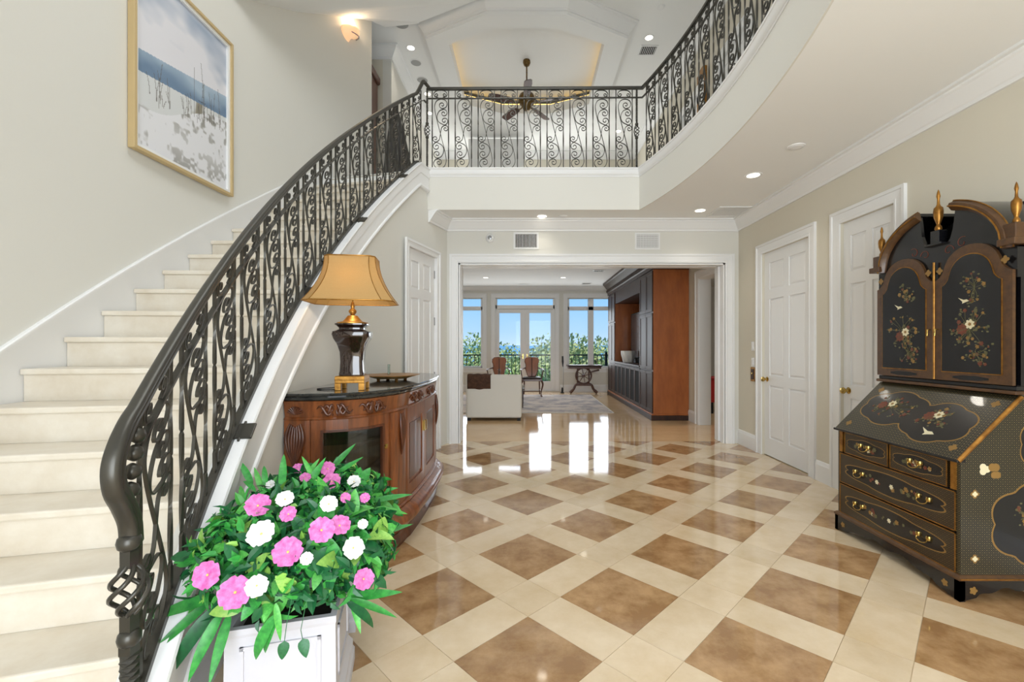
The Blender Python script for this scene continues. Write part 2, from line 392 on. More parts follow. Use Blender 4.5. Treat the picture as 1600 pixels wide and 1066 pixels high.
# crowns and bases
back_end = sp_(t_at(5.66), woff(5.66))
struct('trim_2', MB().sweep([(XR, -1.95, ZC), (XR, YB, ZC), (sp_(t_at(YB), woff(YB))[0], YB, ZC), (back_end[0], back_end[1], ZC)], crown), M['white'], 'white crown moulding along the foyer ceiling')
base = [(0, 0), (.018, 0), (.018, .16), (.013, .175), (.008, .195), (0, .2)]
for i, (a, b) in enumerate(((D1[1]+.12, YB), (D2[1]+.12, D1[0]-.12), (-1.95, D2[0]-.12), (DW[1]+.13, 8.0))):
    struct('baseboard_right' if not i else 'baseboard_right.%03d' % i, MB().sweep([(XR, a, 0), (XR, b, 0)], base), M['white'])
struct('baseboard_stair', MB().sweep([sp_(t_at(5.06-k*.35), woff(5.06-k*.35)-.0) for k in range(0, 11)], [(-o_, z) for o_, z in base]), M['white'])
struct('baseboard_sea', MB().sweep([(2.9, YS, 0), (.97, YS, 0)], base), M['white']); struct('baseboard_sea.001', MB().sweep([(-1.05, YS, 0), (-3.5, YS, 0)], base), M['white'])
struct('trim_3', MB().sweep([(2.9, YS, ZC), (-3.5, YS, ZC)], [(o_, z*.8) for o_, z in crown]), M['white'], 'crown moulding over the sea windows')
struct('trim_4', MB().sweep([(-2.35, 11.99, ZU), (-2.35, 7.78, ZU), (-5, 7.78, ZU)][::-1] if False else [(-5, 7.78, ZU), (-2.35, 7.78, ZU), (-2.35, 11.99, ZU)], [(-o_*1.1, z*1.3) for o_, z in crown]), M['white'], 'crown moulding in the upper hall')
struct('trim_5', MB().sweep([(XR, -1.9, ZU), (XR, 12.0, ZU), (-2.35, 12.0, ZU)], crownB), M['white'], 'crown moulding in the upper room')
# balcony fascia: body + trim
pth = [(x, y, 0) for x, y in arc]+[(-1.272, YF, 0)]
struct('trim_6', MB().sweep(pth, [(0, ZC-.001), (.012, ZC-.001), (.012, 3.47), (0, 3.47)]), M['wall'], 'plain fascia of the curved balcony edge', smooth=30)
struct('trim_7', MB().sweep(pth, [(-.02, 3.462), (.016, 3.462), (.018, 3.478), (.026, 3.486), (.034, 3.512), (.036, 3.55), (.042, 3.556), (.042, 3.572), (-.1, 3.572), (-.1, 3.47)]), M['white'], 'white moulded cap of the curved balcony edge', smooth=30)
# opening casing + jamb lining
def casing(name, pts_in, nrm, w=.12, label=None, parent=None, foot=True):
    """pts: three-sided casing around an opening given in a wall frame (O, ax, H) ; nrm outward"""
    O, ax, wd, ht = pts_in; O = Vector(O); ax = Vector(ax); n = Vector(nrm); z = Vector((0, 0, 1))
    m = MB()
    prof = [(0, 0), (0, .012), (.02, .016), (.028, .012), (w-.03, .016), (w-.026, .026), (w, .026), (w, 0)]
    path = [(0, 0), (0, ht), (wd, ht), (wd, 0)]; dirs = [(-1, 0), (-1, 1), (1, 1), (1, 0)]
    rings = [[O+ax*(p[0]+d[0]*o_)+z*(p[1]+d[1]*o_)+n*h for o_, h in prof] for p, d in zip(path, dirs)]
    m.strip(rings); return m
struct('trim_8', casing('c', ((OX0, YB, 0), (1, 0, 0), OX1-OX0, OZ), (0, -1, 0), .12), M['white'], 'white casing around the wide living room opening')
m = MB(); m.box(OX0-.001, OX0+.025, YB+.0, YB+.10, 0, OZ); m.box(OX0-.001, OX0+.025, YB+.15, YW, 0, OZ); m.box(OX0-.001, OX0+.005, YB, YW, 0, OZ)
m.box(OX1-.025, OX1+.001, YB, YB+.10, 0, OZ); m.box(OX1-.025, OX1+.001, YB+.15, YW, 0, OZ); m.box(OX1-.005, OX1+.001, YB, YW, 0, OZ)
m.box(OX0, OX1, YB, YB+.10, OZ-.025, OZ+.001); m.box(OX0, OX1, YB+.15, YW, OZ-.025, OZ+.001); m.box(OX0, OX1, YB, YW, OZ-.004, OZ+.001)
struct('trim_9', m, M['white'], 'white jamb lining with pocket door slot')
for nm, x0, x1 in (('pocket_door', OX0+.001, OX0+.03), ('pocket_door', OX1-.05, OX1-.001)):
    o_ = MB().box(x0, x1, YB+.105, YB+.145, .01, OZ-.03).build(nm, M['white'])
    tag(o_, 'white pocket door edge at the %s jamb of the wide opening' % ('left' if x0 < 0 else 'right'), 'door')
# ---- six panel doors
def six_panel(name, O, ax, nrm, w, h, knob_right, label, knob=True, hinges=(), casew=.115, knobmat=None):
    """O bottom-left (seen from the foyer) on the door face plane"""
    O = Vector(O); ax = Vector(ax).normalized(); n = Vector(nrm).normalized(); z = Vector((0, 0, 1))
    d = thing(name, label, None, tuple(O), kind='structure')
    B = lambda m, x0, x1, z0, z1, y0, y1: m.frame_box(O, ax, n, z, x0, x1, y0, y1, z0, z1)
    slab = MB(); st = .11 if w > .7 else .085; mid = .10 if w > .7 else .07
    zs = [(.22, .86), (.98, 1.90), (2.01, h-.13)] if h > 2.3 else [(.2, .8), (.9, 1.5), (1.6, h-.12)]
    pw = (w-2*st-mid)/2; xs = [(st, st+pw), (st+pw+mid, w-st)]
    B(slab, 0, w, .008, h, -.035, -.012)
    for a, b in ((0, st), (st+pw, st+pw+mid), (w-st, w)): B(slab, a, b, .008, h, -.012, 0)
    zz = [.008]+[q for p in zs for q in p]+[h]
    for k in range(0, 8, 2):
        for a, b in xs: B(slab, a, b, zz[k], zz[k+1], -.012, 0)
    slab.build('slab', M['white'], d)
    for za, zb in zs:
        for a, b in xs:
            i_ = .032; g = .010
            q0 = [(a+g, za+g), (b-g, za+g), (b-g, zb-g), (a+g, zb-g)]; q1 = [(a+i_, za+i_), (b-i_, za+i_), (b-i_, zb-i_), (a+i_, zb-i_)]
            mm = MB(); mm.add([O+ax*u+z*v-n*.0125 for u, v in q0]+[O+ax*u+z*v-n*.003 for u, v in q1], [(4, 5, 6, 7)]+[(k, (k+1) % 4, 4+(k+1) % 4, 4+k) for k in range(4)])
            mm.build('panel', M['white'], d)
    kx = w-.065 if knob_right else .065
    if knob:
        c = O+ax*kx+z*.93
        prof = [(.028, 0), (.03, .004), (.012, .01), (.010, .03), (.024, .04), (.031, .052), (.026, .066), (.004, .07)]
        mm = MB(); q = n.to_track_quat('Z', 'Y')
        l = MB().lathe(prof, n=18); mm.add([c+q@Vector(v) for v in l.v], l.f); mm.build('knob', knobmat or M['brass'], d, smooth=50)
    hx = 0 if knob_right else w
    for hz in hinges: B(MB(), hx-.012, hx+.012, hz-.05, hz+.05, -.004, .008).build('hinge', M['steel'], d)
    cs = casing('c', (O-n*0, ax, w, h), n, casew)
    cs.v = [tuple(Vector(v)+n*.03) for v in cs.v]      # casing stands on the wall face
    cs.build('door_casing', M['white'], d)
    jm = MB()
    for x0, x1, z0, z1 in ((-.012, -.001, 0, h+.01), (w+.001, w+.012, 0, h+.01), (-.012, w+.012, h+.001, h+.012)): B(jm, x0, x1, z0, z1, -.1, .03)
    jm.build('jamb', M['white'], d)
    return d
HG = (.25, .95, 1.65, 2.25)
six_panel('door_1', (XR+.03, D1[1], 0), (0, -1, 0), (-1, 0, 0), D1[1]-D1[0], DH, False, 'white six-panel door with brass knob beside the call plate', hinges=HG)
six_panel('door_2', (XR+.03, D2[1], 0), (0, -1, 0), (-1, 0, 0), D2[1]-D2[0], DH, False, 'narrow white six-panel door behind the black lacquer secretary', hinges=(.25, 2.25))
c0 = Vector((*sp_(t_at(5.08), woff(5.08)), 0)); c1 = Vector((*sp_(t_at(5.79), woff(5.79)), 0)); ax = (c1-c0).normalized(); nn = Vector((ax.y, -ax.x, 0))
six_panel('door_3', c0+nn*.012-nn*.0, ax, nn, (c1-c0).length, DH, False, 'white six-panel closet door in the curved wall under the stairs', hinges=HG, casew=.085)
struct('trim_10', casing('c', ((XR, DW[1], 0), (0, -1, 0), DW[1]-DW[0], DH), (-1, 0, 0), .13), M['white'], 'white casing of the living room side doorway')
m = MB(); m.box(XR-.001, XR+.2, DW[1]-.012, DW[1]+.0, 0, DH); m.box(XR-.001, XR+.2, DW[0], DW[0]+.012, 0, DH); m.box(XR-.001, XR+.2, DW[0], DW[1], DH-.012, DH)
struct('trim_11', m, M['white'])
six_panel('door_4', (XR-.035, 8.15, ZL), (0, -1, 0), (-1, 0, 0), .86, 2.03, False, 'white panelled door on the upper hall behind the curved railing')
six_panel('door_5', (XR-.035, 6.6, ZL), (0, -1, 0), (-1, 0, 0), .86, 2.03, False, 'white panelled door nearer the end of the upper hall railing')
# ---- sea windows and French doors
def window(name, x0, x1, z0, z1, label, zt=2.42, mull=None, door=False):
    d = thing(name, label, None, ((x0+x1)/2, YS, z0), kind='structure')
    m = MB(); fw = .05
    for a, b, c, e_ in ((x0, x0+fw, z0, z1), (x1-fw, x1, z0, z1), (x0, x1, z0, z0+fw if not door else z0+.03), (x0, x1, z1-fw*.4, z1), (x0, x1, zt-.055, zt+.055)):
        m.box(a, b, YS+.03, YS+.15, c, e_)
    if mull: m.box(mull[0], mull[1], YS+.03, YS+.15, z0, z1)
    m.build('window_frame', M['white'], d, bevel=.006)
    cuts = [x0+fw]+([mull[0], mull[1]] if mull else [])+[x1-fw]
    for k in range(0, len(cuts), 2):
        MB().box(cuts[k], cuts[k+1], YS+.085, YS+.095, zt+.055, z1-fw*.4).build('transom_pane', M['glass'], d)
        if not door: MB().box(cuts[k], cuts[k+1], YS+.085, YS+.095, z0+fw, zt-.055).build('pane', M['glass'], d)
    m = casing('c', ((x0, YS, z0 if door else z0-.0), (1, 0, 0), x1-x0, z1-z0+.0), (0, -1, 0), .125)
    m.build('window_casing', M['white'], d)
    if not door:
        MB().box(x0-.14, x1+.14, YS-.05, YS+.06, z0-.03, z0).build('window_sill', M['white'], d, bevel=.005)
        MB().box(x0-.125, x1+.125, YS-.025, YS, z0-.13, z0-.03).build('window_apron', M['white'], d)
    return d
window('window_1', LW[0], LW[1], .69, 2.72, 'left living room window with transom pane looking to sea', mull=(-2.20, -2.04))
window('window_2', RW[0], RW[1], .69, 2.72, 'right living room window with transom panes beside the built-in cabinet', mull=(1.788, 1.945))
fd = window('window_3', FD[0], FD[1], .02, 2.72, 'transom window and frame over the French doors', zt=2.46, door=True)
for nm, a, b, hx in (('door_6', -.86, -.05, -.11), ('door_7', -.05, .765, .01)):
    d = thing(nm, '%s glazed French door to the sea balcony' % ('left' if a < -.5 else 'right'), None, ((a+b)/2, YS+.09, .05), kind='structure')
    g0, g1 = (-.80, -.1875) if a < -.5 else (.078, .697)
    m = MB(); m.box(a, g0, YS+.05, YS+.12, .05, 2.40); m.box(g1, b, YS+.05, YS+.12, .05, 2.40); m.box(g0, g1, YS+.05, YS+.12, .05, .30); m.box(g0, g1, YS+.05, YS+.12, 2.287, 2.40)
    m.build('door_frame', M['white'], d, bevel=.006); MB().box(g0, g1, YS+.08, YS+.09, .30, 2.287).build('pane', M['glass'], d)
    MB().box(hx-.014, hx+.014, YS+.042, YS+.05, .95, 1.09).build('lock_plate', M['brass'], d)
    MB().tube([(hx, YS+.045, 1.02), (hx, YS, 1.02), (hx+(.07 if hx > 0 else -.07), YS, 1.02)], .007, 8).build('lever', M['brass'], d, smooth=60)

# ================================================================== STAIRCASE
RZ = H/7.71
st = thing('staircase', 'curved staircase with cream marble treads and white stringers', 'staircase', (-1.9, 3.2, 0))
def tk(k): return (k*RZ-2.112)/5.7
for k in range(1, 21):
    t0, t1 = tk(k), tk(k+1); z = k*RZ; over = .003
    def wedge(ta, tb, oa, ob, za, zb, n=4):
        out = []
        A = [sp_(ta, oa+(ob-oa)*i/n) for i in range(n+1)]; Bq = [sp_(tb, oa+(ob-oa)*i/n) for i in range(n+1)]
        pl = A+Bq[::-1]
        return MB().prism(pl, lambda x, y, w: (x, y, w), za, zb)
    if k < 20: wedge(t0, t1+.004, .015, AW-.016, z-.032, z).build('tread', M['cream'], st, bevel=.008)
    else: wedge(t0, t1+.06, .015, AW-.016, z-.032, z).build('tread', M['cream'], st, bevel=.008)
    wedge(t0+over, t0+over+.003, .015, AW-.016, z-RZ+.0005, z-.0325).build('riser', M['cream'], st)
m = MB(); rings = []       # curb / inner stringer: cap and moulded face
nT = 64; ta, tb = tk(.1), t_at(YF)-.002
for i in range(nT+1):
    t = ta+(tb-ta)*i/nT; zr = zrail(t)-.014; Y = sp_(t)[1]; o_ = woff(Y)
    pr = [(.03, 0), (o_-.035, 0), (o_-.04, -.012), (o_-.034, -.024), (o_-.028, -.03), (o_-.028, -.12), (o_-.02, -.128), (o_-.02, -.25), (o_-.03, -.258), (o_-.034, -.275), (o_-.024, -.29), (o_+.002, -.30), (.03, -.30)]
    rings.append([(*sp_(t, q), max(zr+z_, .0)) for q, z_ in pr])
m.strip(rings).build('stringer', M['white'], st, smooth=35)
m = MB(); rings = []       # curb on tread side
for i in range(nT+1):
    t = ta+(tb-ta)*i/nT; zr = zrail(t)-.016
    rings.append([(*sp_(t, q), max(zr+z_, 0)) for q, z_ in ((-.02, 0), (.035, 0), (.035, -.42), (-.02, -.42))])
m.strip(rings).build('curb', M['white'], st, smooth=35)
m = MB(); rings = []       # outer skirt board with cap
for i in range(nT+1):
    t = tk(-2.5)+(tk(20.3)-tk(-2.5))*i/nT; zn = 2.112+5.7*t
    rings.append([(*sp_(t, q), zn+z_) for q, z_ in ((AW+.005, .17), (AW-.016, .17), (AW-.022, .163), (AW-.022, .145), (AW-.014, .125), (AW-.014, -.35), (AW+.005, -.35))])
m.strip(rings).build('skirt_board', M['white'], st, smooth=35)
m = MB(); rings = []
for i in range(nT+1):
    t = tk(.3)+(tk(20.0)-tk(.3))*i/nT; zn = 2.112+5.7*t-.45
    rings.append([(*sp_(t, q), max(zn+z_, .01)) for q, z_ in ((.02, 0), (AW, 0), (AW, -.06), (.02, -.06))])
m.strip(rings).build('underside', M['wall'], st)

# ================================================================== IRON RAILINGS
def spiral(c, r0, r1, a0, turns, cw=1, n=20):
    out = []
    N = max(6, int(n*abs(turns)))
    for i in range(N+1):
        q = i/N; a = math.radians(a0)+cw*2*math.pi*turns*q; r = r0+(r1-r0)*q**.8
        out.append((c[0]+r*math.cos(a), c[1]+r*math.sin(a)))
    return out
def cm2(pts, n=5): return [(v.x, v.y) for v in catmull([Vector((x, y, 0)) for x, y in pts], n)]
def sym(pts): return [(484-x, 1206-y) for x, y in pts]
c1 = spiral((262, 268), 42, 8, 90, 1.15, 1, 14)[::-1]+cm2([(262, 310), (300, 298), (320, 258), (300, 215), (250, 200), (200, 220), (176, 275), (182, 350), (206, 460), (242, 603)])[1:]
CURVES = [c1+sym(c1)[::-1][1:]]
c2 = spiral((280, 365), 48, 9, -90, 1.3, 1, 14)[::-1]+cm2([(280, 317), (232, 337), (203, 400), (222, 465), (287, 503)])[1:]+spiral((287, 453), 50, 9, 90, 1.3, -1, 14)[1:]
CURVES += [c2, sym(c2)]
c3 = spiral((300, 545), 40, 7, -104, 1.25, 1, 14)[::-1]+cm2([(290, 506), (258, 530), (246, 575), (242, 603)])[1:]
CURVES.append(c3+sym(c3)[::-1][1:])
MAIN = [[((x-148)/187, (1010-y)/818) for x, y in c] for c in CURVES]
fz = spiral((200, 150), 26, 6, 90, 1.15, -1, 12)
c4 = [(x, y) for x, y in spiral((200, 152), 28, 6, 60, 1.2, 1, 12)[::-1]]+cm2([(214, 176), (172, 165), (166, 135), (195, 103), (242, 95), (289, 103), (318, 135), (312, 165), (270, 176)][1:-1])+[(484-x, y) for x, y in spiral((200, 152), 28, 6, 60, 1.2, 1, 12)]
FRZ = [[((x-148)/187, (190-y)/100) for x, y in c4]]
def ribbon(m, pts, nrm, th=.0042, dp=.009):
    pts = [Vector(p) for p in pts]; rings = []
    for i, p in enumerate(pts):
        t = (pts[min(i+1, len(pts)-1)]-pts[max(i-1, 0)]).normalized(); n = nrm(p) if callable(nrm) else nrm
        w = t.cross(n).normalized()
        rings.append([p+w*th/2+n*dp/2, p-w*th/2+n*dp/2, p-w*th/2-n*dp/2, p+w*th/2-n*dp/2])
    m.strip(rings); return m
def twisted(p0, p1, s=.0112, tw=9, ax=Vector((1, 0, 0))):
    p0, p1 = Vector(p0), Vector(p1); L = (p1-p0).length; N = 46; rings = []
    for i in range(N+1):
        q = i/N; a = tw*2*math.pi*sm(.22, .48, q)*.5+tw*2*math.pi*sm(.52, .78, q)*.5 if tw else 0
        a = tw*math.pi*(max(0, min(1, (q-.12)/.36)) + max(0, min(1, (q-.55)/.36)))
        c = p0.lerp(p1, q)
        rings.append([c+Vector((math.cos(a+k*math.pi/2+.785), math.sin(a+k*math.pi/2+.785), 0))*s*.707 for k in range(4)])
    return MB().strip(rings)
def basket(c, h, r, n=4, tw=1.0, wire=.005):
    m = MB(); c = Vector(c)
    for k in range(n):
        pts = []
        for i in range(17):
            q = i/16; a = 2*math.pi*(k/n+tw*q); rr = r*math.sin(math.pi*q)**.8+.004
            pts.append(c+Vector((rr*math.cos(a), rr*math.sin(a), (q-.5)*h)))
        m.tube(pts, wire, 6)
    return m
def post(parent, x, y, z0, z1, s=.02, zb=None):
    m = twisted((x, y, z0), (x, y, z0+(z1-z0)*.40), s, 5); m.build('post', M['iron'], parent)
    m = twisted((x, y, z0+(z1-z0)*.56), (x, y, z1), s, 5); m.build('post', M['iron'], parent)
    zc = z0+(z1-z0)*.48
    basket((x, y, zc), (z1-z0)*.17, .030, wire=.0055).build('basket', M['iron'], parent, smooth=60)
    for q in (.395, .565):
        MB().lathe([(.008, -.02), (.018, -.012), (.022, 0), (.018, .012), (.008, .02)], (x, y, z0+(z1-z0)*q), 12).build('collar', M['iron'], parent, smooth=60)
hr_prof = [(-.028, -.028), (-.030, -.010), (-.026, -.004), (-.030, .006), (-.024, .018), (-.012, .024), (.012, .024), (.024, .018), (.030, .006), (.026, -.004), (.030, -.010), (.028, -.028)]
def rail_module(parent, fn, s0, s1, nrm_fn, th=.0075, dp=.012):
    """fn(s, v) -> point; v 0..1 main panel, 1..2 frieze; s metres along the rail"""
    m = MB()
    for c in MAIN:
        pts = [fn(s0+(s1-s0)*u, v) for u, v in c]; n = nrm_fn((s0+s1)/2); ribbon(m, pts, n, th, dp)
    for c in FRZ:
        pts = [fn(s0+(s1-s0)*u, 1+v) for u, v in c]; n = nrm_fn((s0+s1)/2); ribbon(m, pts, n, th, dp)
    return m.build('scroll_panel', M['iron'], parent, smooth=50)
# ---- balcony railing (straight front + right arc)
zb, zm, zt = 3.585, 4.475, 4.585
br = thing('balcony_railing', 'black wrought iron balcony railing with scroll panels on the upper floor', 'railing', (.06, YF, 3.572))
ins = .035
def front(s, v): return Vector((-1.272+s, YF+ins, zb+(zm-zb)*v if v <= 1 else zm+(zt-zm)*(v-1)))
LF = 1.40+1.272
proto = None; bal0 = None
x0m = 675.4; pit = 35.87*YF/F; wm = 25.6*YF/F
for k in range(9):
    s = (x0m-CX)*(YF+ins)/F+1.272+k*(35.87*(YF+ins)/F)
    if proto is None: proto = rail_module(br, front, s, s+wm, lambda q: Vector((0, 1, 0))); s_0 = s
    else:
        o_ = proto.copy(); COL.objects.link(o_); o_.parent = br; o_.matrix_parent_inverse = proto.matrix_parent_inverse.copy(); o_.location = (s-s_0, 0, 0)
    for q in (s, s+wm):
        if bal0 is None: bal0 = twisted(front(q, 0), front(q, 2)).build('baluster', M['iron'], br); q0 = q
        else:
            o_ = bal0.copy(); COL.objects.link(o_); o_.parent = br; o_.matrix_parent_inverse = bal0.matrix_parent_inverse.copy(); o_.location = (q-q0, 0, 0)
# arc param: s measured from corner toward the camera
th0 = math.asin((YF-BC[1])/BR)
def arcp(s, v):
    th = th0-s/(BR+ins)
    return Vector((BC[0]+(BR+ins)*math.cos(th), BC[1]+(BR+ins)*math.sin(th), zb+(zm-zb)*v if v <= 1 else zm+(zt-zm)*(v-1)))
def arcn(s): th = th0-s/(BR+ins); return Vector((math.cos(th), math.sin(th), 0))
for k in range(14):
    s = .10+k*.29
    rail_module(br, arcp, s, s+.205, arcn)
    for q in (s, s+.205): twisted(arcp(q, 0), arcp(q, 2)).build('baluster', M['iron'], br)
ap = [arcp(7.2*i/60, 0) for i in range(60, -1, -1)]
fp = [(p.x, p.y) for p in ap]+[(-1.262, YF+ins)]
def flat(z0, z1, w): return [(-w/2, z0), (w/2, z0), (w/2, z1), (-w/2, z1)]
MB().sweep(fp, flat(3.573, 3.590, .03)).build('bottom_rail', M['iron'], br)
MB().sweep(fp, flat(4.468, 4.480, .02)).build('middle_rail', M['iron'], br)
MB().sweep(fp, [(a*.66, b*.66+4.60) for a, b in hr_prof]).build('handrail', M['iron'], br, smooth=50)
post(br, 1.395, YF+ins, 3.573, 4.59); post(br, *arcp(4.28, 0)[:2], 3.573, 4.59, .03)
# ---- stair railing
sr = thing('stair_railing', 'dark wrought iron staircase railing with scrolls and basket newel', 'railing', (*sp_(tk(1)), RZ))
hh = .851; tN = t_at(1.285); tE = t_at(YF+.01)
def ztop(t):
    b = 2.224+5.7*t
    return b+hh
zE = 4.60
def srp(s, v):
    t = tN+s/AR; x, y = sp_(t); b = zrail(t); top = min(ztop(t), 4.56)-.022; mid = top-.13
    z = b+(mid-b)*v if v <= 1 else mid+(top-mid)*(v-1); return Vector((x, y, z))
def srn(s): t = tN+s/AR; return Vector((-math.cos(t), math.sin(t), 0))
LS = (tE-tN)*AR; NM = 15; pit_s = .2904; s_first = -2.319-tN*AR-.102
for k in range(NM):
    s = s_first+k*pit_s
    rail_module(sr, srp, s, s+.204, srn, .005, .011)
    for q in (s, s+.204): twisted(srp(q, 0), srp(q, 2)).build('baluster', M['iron'], sr)
pb = [(*sp_(tN-.012+(tE-tN+.012)*i/70), zrail(tN-.012+(tE-tN+.012)*i/70)) for i in range(71)]
MB().sweep(pb, flat(-.014, .012, .034)).build('bottom_rail', M['iron'], sr)
pm = [(*srp(LS*i/70, 1)[:], ) for i in range(71)]
MB().sweep([(p[0], p[1], p[2]) for p in pm], flat(-.006, .006, .02)).build('middle_rail', M['iron'], sr)
# handrail: volute at the newel, long pitch, gooseneck at the top
t_lo = t_at(1.30); xyN = sp_(t_at(1.265)); tt = []
dxy = Vector((sp_(t_lo+.01)[0]-sp_(t_lo)[0], sp_(t_lo+.01)[1]-sp_(t_lo)[1])).normalized()
zlo = ztop(t_lo)-.024
def loc_(d, z): return Vector((sp_(t_lo)[0]+dxy.x*d, sp_(t_lo)[1]+dxy.y*d, z))
vol = [loc_(-.03, .775), loc_(-.04, .84), loc_(-.075, .90), loc_(-.115, .955), loc_(-.125, 1.015), loc_(-.10, 1.07), loc_(-.05, zlo-.035)]
vol += [Vector((*sp_(t_lo+(t_at(5.42)-t_lo)*i/40), ztop(t_lo+(t_at(5.42)-t_lo)*i/40)-.024)) for i in range(41)]
e0 = sp_(t_at(5.52)); e1 = sp_(t_at(5.58)); e2 = sp_(t_at(5.63))
vol += [Vector((*e0, 4.545)), Vector((*e1, 4.635)), Vector((*e2, 4.645)), Vector((e2[0]+.045, e2[1]+.035, 4.60))]
pp = catmull(vol[:8], 4)[:-1]+vol[7:46]+catmull(vol[46:], 5)
def rail3d(path, prof, sc=lambda i, n: 1.0):
    rings = []; n = len(path)
    for i, p in enumerate(path):
        t = (path[min(i+1, n-1)]-path[max(i-1, 0)]).normalized()
        h = Vector((dxy.y, -dxy.x, 0)) if i < 30 else None
        # lateral direction = radial
        rad = (Vector((AC[0], AC[1], 0))-Vector((p.x, p.y, 0))).normalized()
        lat = (rad-t*rad.dot(t)).normalized(); up = lat.cross(t)
        if i == 0: s0 = up
        if up.dot(s0) < 0 and False: up = -up
        s0 = up; k = sc(i, n)
        rings.append([p+lat*a*k+up*b*k for a, b in prof])
    return MB().strip(rings)
rail3d(pp, hr_prof, lambda i, n: .62+.2*(1-sm(8, 34, i))).build('handrail', M['iron'], sr, smooth=50)
nx, ny = xyN
nw = MB()
twisted((nx, ny, RZ), (nx, ny, .50), .033, 3).build('newel_post', M['iron'], sr)
twisted((nx, ny, .50), (nx, ny, .585), .030, 0).build('newel_post', M['iron'], sr); twisted((nx, ny, .715), (nx, ny, .79), .029, 0).build('newel_post', M['iron'], sr)
basket((nx, ny, .65), .15, .040, 5, .6, .0068).build('newel_basket', M['iron'], sr, smooth=60)
for zc, rr in ((.515, .029), (.785, .030), (.21, .029)):
    MB().lathe([(.018, -.022), (rr*.9, -.014), (rr, 0), (rr*.9, .014), (.018, .022)], (nx, ny, zc), 18).build('collar', M['iron'], sr, smooth=60)
for k in range(5):      # stacked beads under the volute
    c = loc_(-.045+.012*k, .88+.05*k); MB().lathe([(.004, -.024), (.02, -.014), (.024, 0), (.02, .014), (.004, .024)], c, 10).build('bead', M['iron'], sr, smooth=60)
for Y in (2.07, 3.05, 4.03, 5.0):
    t = t_at(Y); p = Vector((*sp_(t), zrail(t)-.010)); rad = Vector((math.cos(t), -math.sin(t), 0)); tg = Vector((math.sin(t), math.cos(t), .77)).normalized()
    m = MB().frame_box(p, rad, tg, rad.cross(tg), -.01, .085, -.045, .045, -.006, .006); m.frame_box(p, rad, tg, rad.cross(tg), .03, .04, -.06, .06, -.06, .006); m.build('bracket', M['iron'], sr, bevel=.003)
post(sr, -1.262, YF+.03, 3.573, 4.60)

# ================================================================== CEILING AND WALL FITTINGS
def downlight(px, py, zc, lab, power=0, r=.065):
    Y = F*(zc-H)/(CY-py); x = (px-CX)*Y/F
    d = thing('recessed_light', lab, 'light', (x, Y, zc), 'recessed ceiling lights')
    n = 24; m = MB()
    m.strip([[(x+q*math.cos(a*2*math.pi/n), Y+q*math.sin(a*2*math.pi/n), zc-h) for q, h in ((r+.022, .0005), (r+.018, .006), (r, .004), (r-.006, .0008))] for a in range(n)], closed=True)
    m.build('trim_ring', M['white'], d, smooth=40)
    MB().lathe([(r-.004, -.002), (r-.004, -.0005)], (x, Y, zc), 24).build('lens', M['lamp_on'], d)
    if power:
        l = bpy.data.lights.new('downlight', 'SPOT'); l.energy = power; l.spot_size = 2.0; l.spot_blend = .8; l.shadow_soft_size = .06; l.color = (1, .93, .82)
        o_ = bpy.data.objects.new('downlight', l); COL.objects.link(o_); o_.parent = d; o_.location = (0, 0, -.02)
for px, py, zc, lab, pw in ((1177, 274, ZC, 'recessed downlight in the soffit nearest the curved fascia', 14), (1094, 329, ZC, 'recessed downlight in the soffit beside the ceiling speaker grille', 14), (847, 338, ZC, 'recessed downlight above the wide living room opening', 5),
    (642, 75, ZU, 'upper ceiling downlight left of the octagonal tray', 12), (1014, 59, ZU, 'upper ceiling downlight above the square vent', 12), (668, 147, ZU, 'far upper downlight just above the railing corner', 8), (671, 177, ZU, 'far upper downlight seen through the railing by the corner post', 8), (966, 205, ZU, 'far upper downlight seen through the right end of the front railing', 8),
    (759, 434, ZC, 'living room downlight on the left of the ceiling', 14), (880, 434, ZC, 'living room downlight on the right of the ceiling', 14)):
    downlight(px, py, zc, lab, pw)
def disc(px, py, zc, r, lab, cat, m, name):
    Y = F*(zc-H)/(CY-py); x = (px-CX)*Y/F
    d = thing(name, lab, cat, (x, Y, zc))
    MB().lathe([(r, -.0005), (r, -.006), (r*.93, -.010), (r*.6, -.012), (.004, -.012)][::-1], (x, Y, zc), 28).build('grille', m, d, smooth=50)
    MB().strip([[(x+q*math.cos(a*math.pi/14), Y+q*math.sin(a*math.pi/14), zc-h) for q, h in ((r+.012, .0005), (r+.010, .007), (r, .008), (r-.001, .0008))] for a in range(28)], closed=True).build('rim', M['white'], d)
disc(627, 37, ZU, .11, 'round grey ceiling speaker cut by the stair ceiling edge', 'speaker', M['grey'], 'ceiling_speaker')
disc(650, 98, ZU, .09, 'round grey ceiling speaker below the left downlight', 'speaker', M['grey'], 'ceiling_speaker')
disc(660, 125, ZU, .10, 'round grey ceiling speaker nearest the railing corner', 'speaker', M['grey'], 'ceiling_speaker')
disc(1033, 11, ZU, .05, 'small round detector on the upper ceiling', 'detector', M['white'], 'smoke_detector')
disc(1244, 229, ZC, .06, 'round white cover plate on the soffit', 'detector', M['white'], 'ceiling_plate')
disc(880, 338, ZC, .05, 'small white disc beside the downlight over the opening', 'detector', M['white'], 'ceiling_plate')
disc(820, 444, ZC, .15, 'round ceiling speaker in the living room', 'speaker', M['white'], 'ceiling_speaker')
